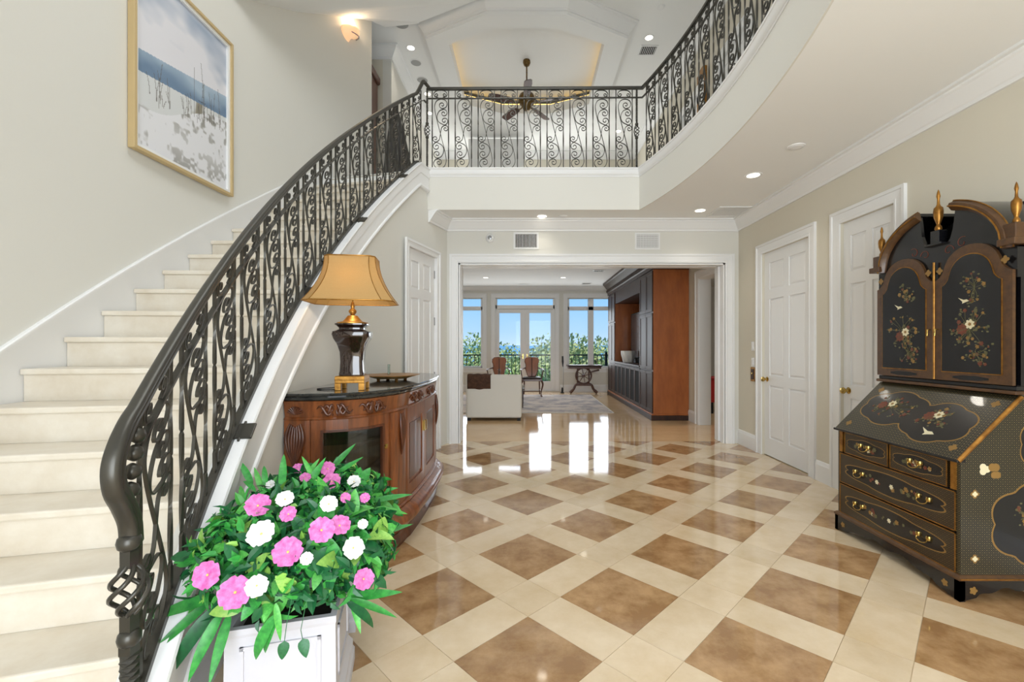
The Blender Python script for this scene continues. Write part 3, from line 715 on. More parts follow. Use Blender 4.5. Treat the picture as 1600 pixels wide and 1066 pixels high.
def vent(name, O, ax, ay, nrm, w, h, nv, lab, both=False, fm=None, bm=None):
    O, ax, ay, n = map(Vector, (O, ax, ay, nrm)); d = thing(name, lab, 'vent', tuple(O))
    B = lambda m, x0, x1, z0, z1, y0, y1: m.frame_box(O, ax, n, ay, x0, x1, y0, y1, z0, z1)
    m = MB(); b = .022
    B(m, -b, 0, -b, h+b, .0005, .01); B(m, w, w+b, -b, h+b, .0005, .01); B(m, 0, w, -b, 0, .0005, .01); B(m, 0, w, h, h+b, .0005, .01)
    m.build('frame', fm or M['white'], d)
    B(MB(), 0, w, 0, h, .0003, .001).build('backing', bm or M['void'], d)
    m = MB()
    for i in range(nv): B(m, (i+.5)*w/nv-.0035, (i+.5)*w/nv+.0035, 0, h, .001, .008)
    if both:
        for i in range(7): B(m, 0, w, (i+.5)*h/7-.004, (i+.5)*h/7+.004, .001, .007)
    m.build('louvers', fm or M['white'], d, kind='stuff')
k = YB/F
vent('wall_vent', ((805-CX)*k, YB, H-(387-CY)*k), (1, 0, 0), (0, 0, 1), (0, -1, 0), 34*k, 21*k, 14, 'white wall vent with dark vertical slots left of centre')
vent('wall_vent', ((994.5-CX)*k, YB, H-(387.5-CY)*k), (1, 0, 0), (0, 0, 1), (0, -1, 0), 34*k, 21*k, 14, 'white grid wall vent on the right', both=True, bm=M['grey'])
Yv = F*(ZC-H)/(CY-328)
vent('ceiling_grille', ((1120-CX)*Yv/F, Yv-.12, ZC), (1, 0, 0), (0, 1, 0), (0, 0, -1), .42, .36, 30, 'pale square ceiling grille in the soffit corner', both=True, bm=M['grey'])
Yv = F*(ZU-H)/(CY-78)
vent('ceiling_vent', ((1001-CX)*Yv/F, Yv-.10, ZU), (1, 0, 0), (0, 1, 0), (0, 0, -1), .26, .22, 8, 'square grey ceiling vent on the upper ceiling', bm=M['void'])
Yv = F*(ZC-H)/(CY-423)
vent('ceiling_vent', ((928-CX)*Yv/F, Yv-.1, ZC), (1, 0, 0), (0, 1, 0), (0, 0, -1), .22, .2, 5, 'living room ceiling vent nearest the opening')
Yv = F*(ZC-H)/(CY-443)
vent('ceiling_vent', ((910-CX)*Yv/F, Yv-.1, ZC), (1, 0, 0), (0, 1, 0), (0, 0, -1), .22, .2, 5, 'living room ceiling vent nearest the windows')
d = thing('wall_sensor', 'round chrome and white motion sensor above the opening', 'sensor', ((766-CX)*k, YB, H-(373-CY)*k))
c = Vector(d.location); q = Vector((0, -1, 0)).to_track_quat('Z', 'Y')
def rl(prof, c, mt, nm, par, n=24, axis=(0, -1, 0)):
    qq = Vector(axis).to_track_quat('Z', 'Y'); l = MB().lathe(prof, n=n); m = MB(); m.add([Vector(c)+qq@Vector(v) for v in l.v], l.f); return m.build(nm, mt, par, smooth=50)
rl([(.058, .0005), (.058, .02), (.05, .04), (.03, .055), (.004, .06)], c, M['white'], 'dome', d); rl([(.028, .056), (.028, .066), (.012, .07), (.003, .07)], c, M['steel'], 'lens', d)
for py, h_, nm, lab in ((541, .115, 'light_switch', 'white light switch plate, upper of two by the right door'), (566, .115, 'light_switch', 'white light switch plate, lower of two by the right door')):
    Y = XR*F/(1177-CX); z = H-(py-CY)*Y/F; d = thing(nm, lab, 'switch', (XR, Y, z))
    MB().box(XR-.008, XR-.0005, Y-.037, Y+.037, z-.058, z+.058).build('plate', M['white'], d, bevel=.003); MB().box(XR-.014, XR-.008, Y-.016, Y+.016, z-.032, z+.032).build('rocker', M['white'], d)
Y = XR*F/(1177-CX); z = H-(585-CY)*Y/F; d = thing('call_plate', 'brass call button plate below the switches', 'call button', (XR, Y, z))
MB().box(XR-.01, XR-.0005, Y-.055, Y+.055, z-.09, z+.09).build('plate', M['gold'], d, bevel=.003)
MB().box(XR-.016, XR-.01, Y-.03, Y+.03, z-.065, z+.065).build('button_panel', M['walnutd'], d); rl([(.014, 0), (.014, .004), (.004, .005)], (XR-.016, Y, z+.01), M['brass'], 'button', d, axis=(-1, 0, 0))
# wall sconce at the head of the stairs
def sconce(c, ax, nrm, lab):
    c, ax, n = map(Vector, (c, ax, nrm)); d = thing('wall_sconce', lab, 'sconce', tuple(c)); z = Vector((0, 0, 1)); N = 24
    ms = mat('alabaster', (250, 222, 190), .4, emis=((255, 190, 130), .55))
    rings = []
    for i in range(13):
        a = -math.pi/2+math.pi*i/12*.86; rr = .15*math.cos(a*.98)+.005; hz = .10*math.sin(a)
        ring = [c+ax*rr*math.cos(math.pi*q/N)+n*(.004+.13*math.sin(math.pi*q/N)*max(.05, math.cos(a*.9)))+z*(hz+.045*math.cos(math.pi*q/N)) for q in range(N+1)]
        rings.append(ring)
    mm = MB(); b = 0
    for r in rings: mm.v += [tuple(p) for p in r]
    for i in range(12):
        for q in range(N): mm.f.append((i*(N+1)+q, i*(N+1)+q+1, (i+1)*(N+1)+q+1, (i+1)*(N+1)+q))
    o_ = mm.build('shell', ms, d, smooth=60); s_ = o_.modifiers.new('solid', 'SOLIDIFY'); s_.thickness = .008
    MB().frame_box(c, ax, n, z, -.05, .05, .001, .012, -.06, .06).build('back_plate', M['white'], d)
    MB().tube([c+ax*(-.13+.26*q/10)+n*(.02+.13*math.sin(math.pi*q/10))+z*(-.03-.05*math.sin(math.pi*q/10)) for q in range(11)], .007, 6).build('band', M['steel'], d, smooth=60)
    l = bpy.data.lights.new('bulb', 'POINT'); l.energy = 6; l.color = (1, .72, .45); l.shadow_soft_size = .03
    o_ = bpy.data.objects.new('bulb', l); COL.objects.link(o_); o_.parent = d; o_.location = tuple(n*.07+z*.13)
tS = t_at(6.13, AW); pS = sp_(tS, AW); sconce((pS[0], pS[1], H+(540-50)*6.13/F), (math.sin(tS), math.cos(tS), 0), (math.cos(tS), -math.sin(tS), 0), 'glowing alabaster wall sconce at the head of the stair')

# ================================================================== PAINTING
def colour_grid(name, fn, O, ax, ay, w, h, nx, ny, parent, rough=.4):
    u, v = np.meshgrid((np.arange(nx)+.5)/nx, (np.arange(ny)+.5)/ny); rgb = fn(u, v)
    vs = []; O, ax, ay = map(Vector, (O, ax, ay))
    for j in range(ny+1):
        for i in range(nx+1): vs.append(tuple(O+ax*(w*i/nx)+ay*(h*j/ny)))
    fs = [(j*(nx+1)+i, j*(nx+1)+i+1, (j+1)*(nx+1)+i+1, (j+1)*(nx+1)+i) for j in range(ny) for i in range(nx)]
    me = bpy.data.meshes.new(name); me.from_pydata(vs, [], fs); me.update()
    at = me.color_attributes.new('Col', 'FLOAT_COLOR', 'CORNER')
    c = np.clip(rgb.reshape(-1, 3)/255., 0, 1); c = np.where(c <= .04045, c/12.92, ((c+.055)/1.055)**2.4)
    at.data.foreach_set('color', np.repeat(np.concatenate([c, np.ones((len(c), 1))], 1), 4, axis=0).astype(np.float32).ravel())
    m = bpy.data.materials.new(name+'_paint'); m.use_nodes = True; b = m.node_tree.nodes['Principled BSDF']; a = m.node_tree.nodes.new('ShaderNodeVertexColor'); a.layer_name = 'Col'
    m.node_tree.links.new(a.outputs[0], b.inputs['Base Color']); b.inputs['Roughness'].default_value = rough
    me.materials.append(m); o_ = bpy.data.objects.new(name, me); link(o_, parent); return o_
def vnoise(u, v, fx, fy, seed):
    r = np.random.default_rng(seed).random((64, 64)); x = u*fx % 63; y = v*fy % 63; i = x.astype(int); j = y.astype(int); a = x-i; b = y-j
    a = a*a*(3-2*a); b = b*b*(3-2*b); i1 = (i+1) % 64; j1 = (j+1) % 64
    return (r[j, i]*(1-a)+r[j, i1]*a)*(1-b)+(r[j1, i]*(1-a)+r[j1, i1]*a)*b
def beach(u, v):
    mixc = lambda a, b, t: np.array(a)*(1-t[..., None])+np.array(b)*t[..., None]
    n = .6*vnoise(u, v, 3, 9, 1)+.4*vnoise(u, v, 9, 24, 2); f = vnoise(u, v, 40, 50, 3)
    sea1 = .52+.13*u; sea0 = .40+.10*u; dune = .25+.19*u-.05*np.sin(u*5+.6)+.02*(n-.5)
    c = mixc((222, 221, 226), (150, 164, 184), np.clip((v-.72-.0*u)*2.2+(n-.5)*1.3, 0, 1))
    s = ((v < sea1) & (v > sea0)); cs = mixc((108, 132, 158), (166, 184, 200), np.clip((v-sea0)/.13+(n-.5), 0, 1)); c[s] = cs[s]
    l = (np.abs(v-sea0-.012) < .006) & (n > .45); c[l] = (70, 84, 100)
    s = v <= sea0; cs = mixc((212, 214, 214), (140, 134, 118), np.clip((vnoise(u, v, 14, 6, 5)-.45)*4, 0, 1)*np.clip(1.6-(v-dune)/.09, 0, 1)); c[s] = cs[s]
    s = v < dune; g = np.clip((.6*vnoise(u, v, 10, 22, 6)+.4*f-.56)*7, 0, 1)*np.clip(.35+np.abs(v-.16)*3.2, 0, 1); cs = mixc((226, 226, 229), (150, 148, 142), g); c[s] = cs[s]
    rr = np.random.default_rng(5)
    for k in range(40):      # reeds
        x0 = rr.choice([.12, .2, .27, .5, .62, .72, .82, .9])+rr.normal(0, .035); y0 = .25+.19*x0+rr.normal(0, .02); ht = rr.uniform(.05, .17) if k > 6 else rr.uniform(.2, .36); ln = rr.normal(0, .12)
        t = (v-y0)/ht; m_ = (t > 0) & (t < 1) & (np.abs(u-x0-ln*.18*t*t) < .0034); c[m_] = c[m_]*.45+np.array((96, 92, 86))*.55
    return c
yl, yr, zl, zh = 3.10, 4.15, 2.715, 4.125; xw = AC[0]-math.sqrt((AR+AW)**2-(3.62-AC[1])**2)+.012+.008
pt = thing('beach_painting', 'large framed beach dune painting on the curved stair wall', 'painting', (xw, (yl+yr)/2, zl))
xA = sp_(t_at(yl, AW), AW)[0]; xB = sp_(t_at(yr, AW), AW)[0]
m = MB(); fw, dp = .024, .05; xf = max(xA, xB)+.004
for a, b, c, e_ in ((yl, yl+fw, zl, zh), (yr-fw, yr, zl, zh), (yl+fw, yr-fw, zl, zl+fw), (yl+fw, yr-fw, zh-fw, zh)): m.box(xf, xf+dp, a, b, c, e_)
m.build('frame', mat('oak_gilt', (200, 176, 130), .5, .1), pt, bevel=.003)
m = MB(); f2 = .026
for a, b, c, e_ in ((yl+fw, yl+fw+f2, zl+fw, zh-fw), (yr-fw-f2, yr-fw, zl+fw, zh-fw), (yl+fw+f2, yr-fw-f2, zl+fw, zl+fw+f2), (yl+fw+f2, yr-fw-f2, zh-fw-f2, zh-fw)): m.box(xf, xf+.032, a, b, c, e_)
m.build('liner', M['white'], pt)
MB().box(xf, xf+.012, yl+fw, yr-fw, zl+fw, zh-fw).build('backing', M['white'], pt)
colour_grid('canvas', beach, (xf+.0135, yl+fw+f2, zl+fw+f2), (0, 1, 0), (0, 0, 1), yr-yl-2*(fw+f2), zh-zl-2*(fw+f2), 170, 230, pt, .6)

# ================================================================== DEMILUNE CABINET
T = 1.06; YCm = 3.62; XBK = -1.422
half = [(-1.42, 2.63), (-1.285, 2.625), (-1.28, 2.63), (-1.17, 2.645), (-1.07, 2.685), (-.98, 2.765), (-.915, 2.88), (-.895, 2.93), (-.872, 2.97), (-.856, 3.08), (-.856, 3.12), (-.842, 3.16), (-.832, 3.38), (-.828, 3.62)]
full = half+[(x, 2*YCm-y) for x, y in half[::-1][1:]]
cb = thing('demilune_cabinet', 'carved cherry wood bow-front cabinet with black marble top', 'cabinet', (-1.1, YCm, 0))
OUT = [Vector(p) for p in full]
cum = [0]
for a, b in zip(OUT, OUT[1:]): cum.append(cum[-1]+(b-a).length)
def op(s, off=0):
    s = min(max(s, 0), cum[-1]); i = max(j for j in range(len(cum)) if cum[j] <= s+1e-9); i = min(i, len(OUT)-2)
    q = (s-cum[i])/(cum[i+1]-cum[i]); p = OUT[i].lerp(OUT[i+1], q)
    e_ = .03; return p+onrm(s)*off
def raw(s):
    s = min(max(s, 0), cum[-1]); i = max(j for j in range(len(cum)) if cum[j] <= s+1e-9); i = min(i, len(OUT)-2)
    return OUT[i].lerp(OUT[i+1], (s-cum[i])/(cum[i+1]-cum[i]))
def onrm(s):
    d = (raw(s+.04)-raw(s-.04)).normalized(); return Vector((d.y, -d.x))
def S(y_or_idx): return cum[y_or_idx]
def patch(s0, s1, z0, z1, o0, o1, n=None, m=None):
    n = n or max(2, int((s1-s0)/.03)); m = m or MB(); rings = []
    for i in range(n+1):
        s = s0+(s1-s0)*i/n; a = op(s, o0); b = op(s, o1); rings.append([(a.x, a.y, z0), (b.x, b.y, z0), (b.x, b.y, z1), (a.x, a.y, z1)])
    return m.strip(rings)
def ring_solid(prof, back=True):        # profile (off,z) all round the front, closed to the back plane
    rings = []; N = 90
    for i in range(N+1):
        s = cum[-1]*i/N; rings.append([(*op(s, o_), z) for o_, z in prof])
    m = MB().strip(rings)
    for (o_, z), fl_ in ((prof[0], 1), (prof[-1], 1)):
        pl = [op(cum[-1]*i/N, o_) for i in range(N+1)]; m.add([(p.x, p.y, z) for p in pl]+[(XBK, pl[-1].y, z), (XBK, pl[0].y, z)], [tuple(range(N+3))])
    return m
ring_solid([(-.03, T-.045), (.012, T-.045), (.022, T-.04), (.026, T-.03), (.022, T-.022), (.034, T-.016), (.038, T-.008), (.034, T), (-.03, T)]).build('marble_top', M['marbleb'], cb, smooth=35)
ring_solid([(-.02, T-.16), (.006, T-.16), (.012, T-.152), (.006, T-.145), (.0, T-.14), (.012, T-.06), (.018, T-.046), (-.02, T-.046)]).build('frieze', M['cherry'], cb, smooth=35)
ring_solid([(-.25, .12), (-.02, .12), (-.02, .14), (-.25, .14)]).build('bottom_panel', M['cherryd'], cb)
ring_solid([(-.03, .27), (.012, .265), (.022, .255), (.018, .245), (.045, .235), (.075, .205), (.082, .18), (.07, .15), (.045, .12), (.02, .10), (.0, .085), (-.05, .08)]).build('skirt', M['cherry'], cb, smooth=40)
ring_solid([(-.09, 0), (.02, 0), (.02, .03), (.008, .055), (.008, .085), (-.09, .085)]).build('plinth', M['cherryd'], cb, smooth=40)
m = MB().box(XBK, XBK+.015, 2.65, 4.59, .1, T-.05); m.build('back_panel', mat('pale_veneer', (206, 150, 98), .5, rgb2=(170, 116, 70), scale=4, stretch=(3, 3, .5)), cb)
z0, z1 = .27, T-.16
iP1, iD1, iP2, iC = (0, 1), (2, 7), (8, 10), (11, 13)
for side in (0, 1):
    def R_(a, b): return (a, b) if not side else (cum[-1]-b, cum[-1]-a)
    # end pilaster
    a, b = R_(cum[0], cum[2]+.01); patch(a, b, z0, z1, -.03, .008).build('pilaster', M['cherry'], cb)
    # second pilaster
    a, b = R_(cum[7]-.005, cum[10]+.005); patch(a, b, z0, z1, -.03, .010).build('pilaster', M['cherry'], cb)
    # glazed door
    a, b = R_(cum[2]+.012, cum[7]-.007); w = .055
    d = patch(a, a+w, z0, z1, -.022, .002); patch(b-w, b, z0, z1, -.022, .002, m=d); patch(a+w, b-w, z1-.06, z1, -.022, .002, m=d); patch(a+w, b-w, z0, z0+.06, -.022, .002, m=d)
    dr = d.build('glazed_door', M['cherry'], cb)
    g = patch(a+w, a+w+.014, z0+.06, z1-.06, -.012, .009); patch(b-w-.014, b-w, z0+.06, z1-.06, -.012, .009, m=g); patch(a+w, b-w, z1-.074, z1-.06, -.012, .009, m=g); patch(a+w, b-w, z0+.06, z0+.074, -.012, .009, m=g)
    g.build('glazing_bead', M['cherryd'], dr, inv=False)
    patch(a+w, b-w, z0+.06, z1-.06, -.012, -.009).build('pane', M['clear'], dr, inv=False)
    q = op((b if not side else a)+(-.035 if not side else .035), .004); nq = onrm(b-.03)
    rl([(.017, 0), (.016, .003), (.006, .005)], (q.x, q.y, .69), M['brass'], 'keyhole_plate', dr, 14, axis=(nq.x, nq.y, 0))
    dr.children[-1].matrix_parent_inverse = Matrix.Identity(4)
    # centre doors
    a, b = R_(cum[10]+.008, cum[13]-.003); w = .07
    d = patch(a, a+w, z0, z1, -.022, .002); patch(b-w, b, z0, z1, -.022, .002, m=d); patch(a+w, b-w, z1-.09, z1, -.022, .002, m=d); patch(a+w, b-w, z0, z0+.08, -.022, .002, m=d)
    dr = d.build('centre_door', M['cherry'], cb)
    patch(a+w, b-w, z0+.08, z1-.09, -.02, -.010).build('door_panel', M['cherry'], dr, inv=False)
    patch(a+w+.03, b-w-.03, z0+.11, z1-.12, -.012, -.003).build('raised_field', M['cherryd'], dr, inv=False)
    q = op(b-.025 if not side else a+.025, .004)
    MB().box(q.x-.001, q.x+.012, q.y-.009, q.y+.009, .66, .74).build('pull', M['brass'], dr, inv=False)
for zz in (.48, .74):
    rings = [[(*op(cum[-1]*i/60, -.04), zz), (*op(cum[-1]*i/60, -.04), zz+.008), (XBK+.02, op(cum[-1]*i/60).y, zz+.008), (XBK+.02, op(cum[-1]*i/60).y, zz)] for i in range(2, 59)]
    MB().strip(rings).build('shelf', M['clear'], cb)
# carvings: acanthus plumes on pilasters, scrolls on the frieze
def carve(parent, s, zc, hgt, wid, off, nm='carving'):
    m = MB()
    for k in (-1, -.66, -.33, 0, .33, .66, 1):
        pts = []; rr = []
        for i in range(12):
            q = i/11; u = k*wid*(.50*math.sin(math.pi*(.25+q*.75))+.10*math.sin(6*q)); v = hgt*(.5-q)+abs(k)*.02*(1-q)
            p = op(s+u, off+.010*math.sin(math.pi*q)); pts.append((p.x, p.y, zc+v)); rr.append(.0085*(math.sin(math.pi*min(1, q*.9+.1))**.6)+.0025)
        m.tube(pts, rr, 6)
    for k in (-1, 1):
        pts = []; rr = []
        for i in range(14):
            q = i/13; a = q*4.6; r_ = wid*.30*(1-q*.75); p = op(s+k*(wid*.24+r_*math.cos(a)*.8), off+.006); pts.append((p.x, p.y, zc+hgt*.34+r_*math.sin(a))); rr.append(.006*(1-.6*q))
        m.tube(pts, rr, 6)
    return m.build(nm, M['cherryd'], parent, smooth=70)
for s_ in (cum[1]*.5, (cum[8]+cum[10])/2, cum[-1]-(cum[8]+cum[10])/2):
    carve(cb, s_, T-.33, .26, .085 if s_ < .2 else .05, .012)
def scrolls(parent, s0, s1, zc, amp, off, n=2):
    m = MB(); L = (s1-s0)
    for h_ in range(n):
        for sg in (-1, 1):
            a0 = s0+L*(h_+.5)/n
            for v_ in range(3):
                pts = []; rr = []
                for i in range(18):
                    q = i/17; uu = sg*(L/n*.46)*(.12+q*.8)*(1 if v_ == 0 else .75 if v_ == 1 else .5); zz = amp*(math.sin(q*6.0+v_*1.6)*(1-q*.45))*(1 if sg > 0 else -1)
                    p = op(a0+uu, off+.004*math.sin(math.pi*q)); pts.append((p.x, p.y, zc+zz)); rr.append(.0095*math.sin(math.pi*(.12+.85*q))+.001)
                m.tube(pts, rr, 6)
    return m.build('carved_scroll', M['cherryd'], parent, smooth=70)
scrolls(cb, cum[2]+.03, cum[7]-.03, T-.10, .034, .010, 2); scrolls(cb, cum[10]+.03, cum[13], T-.10, .032, .010, 1); scrolls(cb, cum[13], cum[-1]-cum[10]-.03, T-.10, .032, .010, 1)
m = MB()
for k in range(-4, 5):
    a = k*.3; s_ = cum[1]*.5; pts = []
    for i in range(6):
        q = i/5; p = op(s_+math.sin(a)*.045*q, .009+.004*q); pts.append((p.x, p.y, T-.125+math.cos(a)*.048*q))
    m.tube(pts, [.003+.004*q/5 for q in range(6)], 6)
m.build('carved_shell', M['cherryd'], cb, smooth=70)
# ---- table lamp
lc = Vector((-1.115, 2.87, T)); ang = math.radians(9)
lp = thing('table_lamp', 'table lamp with gold bell shade and glossy brown vase base', 'lamp', tuple(lc))
def rot_sq(c, n=4, cut=.0):
    pts = []
    for k in range(4):
        for d_ in ((-cut, cut) if cut else (0,)):
            a = math.pi/4+k*math.pi/2+d_; pts.append((math.cos(a+ang), math.sin(a+ang)))
    return pts
sq4 = rot_sq(0)
def rsq(cut):   # chamfered square, corners rounded by facets
    pts = []
    for k in range(4):
        for f_ in np.linspace(-cut, cut, 3):
            a = math.pi/4+k*math.pi/2+f_; r_ = 1/max(abs(math.cos(a)), abs(math.sin(a)))*.76; r_ = min(r_, .98)
            pts.append((r_*math.cos(a+ang), r_*math.sin(a+ang)))
    return pts
b8 = rsq(.16)
gold2 = mat('antique_gold', (190, 140, 66), .38, .8, rgb2=(150, 104, 44), scale=30)
brn = mat('brown_glaze', (44, 27, 20), .08, rgb2=(30, 18, 14), scale=12, coat=1)
R2 = math.sqrt(2)
def lz(py): return H-(py-CY)*lc.y/F-T
# gold stand: frame with four feet
q = 0.088*R2
m = MB(); m.lathe([(q, .045), (q, .085), (q*.97, .09)], lc, 4, sq4); m.lathe([(q*1.02, .062), (q*1.02, .07)], lc, 4, sq4)
for k in range(4):
    a = math.pi/4+k*math.pi/2+ang; f_ = lc+Vector((math.cos(a)*q*.8, math.sin(a)*q*.8, 0)); m.lathe([(.026, 0), (.026, .046)], f_, 4, sq4)
m.build('stand', gold2, lp, bevel=.003)
vz = [(.072, .09), (.074, .10), (.070, .12), (.067, .18), (.070, .24), (.085, .29), (.105, .325), (.112, .35), (.108, .368), (.088, .378), (.074, .382), (.074, .392), (.084, .402), (.096, .41), (.096, .418), (.06, .42)]
MB().lathe([(r_*1.30, z) for r_, z in vz], lc, 12, b8).build('vase', brn, lp, smooth=30)
MB().lathe([(.095, .419), (.095, .426), (.06, .434), (.05, .445), (.036, .462), (.03, .47), (.012, .474), (.014, .478), (.024, .492), (.024, .502), (.012, .515), (.010, .52), (.014, .528), (.010, .545), (.006, .56)], lc, 20).build('cap', gold2, lp, smooth=50)
MB().tube([lc+Vector((0, 0, .55)), lc+Vector((0, 0, .85))], .005, 8).build('harp', M['brass'], lp)
shade = mat('shade_silk', (200, 166, 108), .7, stretch=(40, 40, 1), rgb2=(190, 154, 96), scale=10)
t_ = shade.node_tree; b_ = t_.nodes['Principled BSDF']; tl = t_.nodes.new('ShaderNodeBsdfTranslucent'); mx = t_.nodes.new('ShaderNodeMixShader'); mx.inputs[0].default_value = .3
tl.inputs[0].default_value = (*lin((228, 190, 130)), 1); oo = [n_ for n_ in t_.nodes if n_.type == 'OUTPUT_MATERIAL'][0]
t_.links.new(b_.outputs[0], mx.inputs[1]); t_.links.new(tl.outputs[0], mx.inputs[2]); t_.links.new(mx.outputs[0], oo.inputs[0])
def shade_ring(hx, hy, cut, z):
    pts = []
    for sx, sy in ((1, 1), (-1, 1), (-1, -1), (1, -1)):
        a_, b2 = (sx*hx, sy*(hy-cut)), (sx*(hx-cut), sy*hy)
        for p in ((a_, b2) if sx*sy > 0 else (b2, a_)): pts.append(lc+Vector((p[0]*math.cos(ang)-p[1]*math.sin(ang), p[0]*math.sin(ang)+p[1]*math.cos(ang), z)))
    return pts
rings = []
for i in range(12):
    f_ = i/11; w_ = .150+.118*(f_**1.9)+.0; zz = .838-.283*f_; rings.append(shade_ring(w_, w_*.72, .03+.03*f_, zz))
o_ = MB().strip(rings, caps=False).build('lamp_shade', shade, lp); sd = o_.modifiers.new('solid', 'SOLIDIFY'); sd.thickness = .002
m = MB()
for k in (0, -1): m.tube(rings[k], .004, 6, closed=True)
for j in range(8): m.tube([r_[j] for r_ in rings], .0025, 5)
m.build('shade_piping', gold2, lp, smooth=60)
l = bpy.data.lights.new('lamp_bulb', 'POINT'); l.energy = 2.6; l.color = (1, .85, .62); l.shadow_soft_size = .03
o_ = bpy.data.objects.new('lamp_bulb', l); COL.objects.link(o_); o_.parent = lp; o_.location = (0, 0, .69)
MB().tube(catmull([lc+Vector((-.08, .02, .012)), lc+Vector((-.16, .04, .005)), lc+Vector((-.22, -.01, .004)), lc+Vector((-.17, -.06, .004)), lc+Vector((-.06, -.05, .006))], 6), .003, 6).build('cord', M['void'], lp, smooth=60)
# ---- tray and bud vase
tcx, tcy = -1.10, 3.66
tr = thing('decorative_tray', 'octagonal gold and brown tray on the marble cabinet top', 'tray', (tcx, tcy, T))
o8 = [(math.cos(math.pi/8+k*math.pi/4), math.sin(math.pi/8+k*math.pi/4)) for k in range(8)]
MB().lathe([(.13, .001), (.15, .006), (.20, .022), (.225, .026), (.225, .030), (.195, .028), (.15, .014), (.01, .012)], (tcx, tcy, T+.012), 8, o8).build('dish', mat('tray_gilt', (206, 170, 112), .35, .25, rgb2=(150, 114, 66), scale=14, detail=8), tr)
MB().lathe([(.223, .0265), (.228, .028), (.223, .0315)], (tcx, tcy, T+.012), 8, o8).build('rim', M['gold'], tr)
for k in range(4): MB().lathe([(.012, .0005), (.016, .014)], (tcx+.11*math.cos(k*1.571+.6), tcy+.11*math.sin(k*1.571+.6), T), 10).build('foot', M['gold'], tr)
bv = thing('bud_vase', 'small clear glass bud vase standing on the octagonal tray', 'vase', (tcx-.02, tcy-.02, T+.025))
MB().lathe([(.03, 0), (.03, .004), (.012, .008), (.011, .10), (.013, .102), (.009, .102), (.007, .012), (.002, .010)], (tcx-.02, tcy-.02, T+.0255), 16).build('body', M['clear'], bv, smooth=50)

# ================================================================== PLANTERS AND FLOWERS
pw = mat('planter_white', (208, 207, 213), .5, var=.04, scale=6, bump=.05)
def planter(cx, cy, s, h, rz, lab):
    d = thing('planter_box', lab, 'planter', (cx, cy, 0), 'white planter boxes by the stairs'); O = Vector((cx, cy, 0)); ax = Vector((math.cos(rz), math.sin(rz), 0)); ay = Vector((-math.sin(rz), math.cos(rz), 0)); z = Vector((0, 0, 1))
    def loop(hs, zz): return [O+ax*a*hs+ay*b*hs+z*zz for a, b in ((-1, -1), (1, -1), (1, 1), (-1, 1))]
    hs = s/2
    MB().strip([loop(hs*.99, .05), loop(hs, .12), loop(hs*.985, h-.03), loop(hs*1.0, h-.02), loop(hs*1.0, h), loop(hs*.88, h), loop(hs*.86, h-.06)]).build('box', pw, d)
    MB().strip([loop(hs*1.13, 0), loop(hs*1.13, .05), loop(hs*1.09, .065), loop(hs*1.09, .09), loop(hs*1.04, .105), loop(hs*.98, .125)]).build('base_moulding', pw, d)
    for a_, n_ in ((ax, -ay), (ay, ax), (-ax, ay), (-ay, -ax)):
        m = MB(); x = hs*.72
        for x0, x1, q0, q1 in ((-x, x, .16, .172), (-x, x, h-.072, h-.06), (-x, -x+.012, .16, h-.06), (x-.012, x, .16, h-.06)): m.frame_box(O+n_*hs*.985, a_, n_, z, x0, x1, -.004, .007, q0, q1)
        m.build('panel_moulding', pw, d)
    MB().add(loop(hs*.87, h-.05), [(0, 1, 2, 3)]).build('soil', mat('soil', (44, 36, 28), .9), d)
    return d
planter(-.874, 1.68, .345, .40, math.radians(15), 'white panelled planter box in front beside the stair rail')
planter(-.987, 2.20, .27, .40, math.radians(15), 'white planter box half hidden behind the front planter')
def leafmat(n, a, b): 
    m_ = mat(n, a, .42, rgb2=b, scale=9, rand=.22); return m_
LM = [leafmat('leaf_green', (62, 160, 66), (38, 122, 52)), leafmat('leaf_mid', (96, 184, 80), (60, 150, 62)), leafmat('leaf_dark', (34, 108, 58), (24, 82, 48)), leafmat('leaf_lime', (156, 200, 96), (120, 178, 74))]
def leaf_mesh(nm, prof, L, Wd, bend, m_, fold=.25, n=8):
    m = MB(); vs = []; fs = []
    for i in range(n+1):
        q = i/n; w = prof(q)*Wd/2; y = L*math.sin(q*bend)/bend if bend else L*q; z = -L*(1-math.cos(q*bend))/bend if bend else 0
        vs += [(-w, y, z+w*fold), (0, y, z), (w, y, z+w*fold)]
    for i in range(n):
        a = 3*i; fs += [(a, a+1, a+4, a+3), (a+1, a+2, a+5, a+4)]
    me = bpy.data.meshes.new(nm); me.from_pydata(vs, [], fs); me.update(); me.shade_smooth(); me.materials.append(m_); return me
lance = lambda q: (math.sin(math.pi*q**.75)**.9+.04) if q < 1 else .02
ovate = lambda q: (math.sin(math.pi*q**.6)**.8+.05) if q < 1 else .03
LME = [leaf_mesh('long_leaf', lance, 1, .17, b_, LM[i]) for i, b_ in ((0, .9), (1, .5), (2, 1.2), (0, .2))]
OME = [leaf_mesh('leaf', ovate, 1, .55, b_, LM[i]) for i, b_ in ((0, .6), (1, .8), (2, .5), (3, .7), (1, .3))]
E1 = (Vector((-.86, 1.68, .57)), Vector((.37, .31, .235))); E2 = (Vector((-.93, 2.06, .60)), Vector((.33, .25, .185)))
fa = thing('flower_arrangement', 'lush artificial arrangement of pink and white petunias with green foliage', 'plant', (-.874, 1.68, .36))
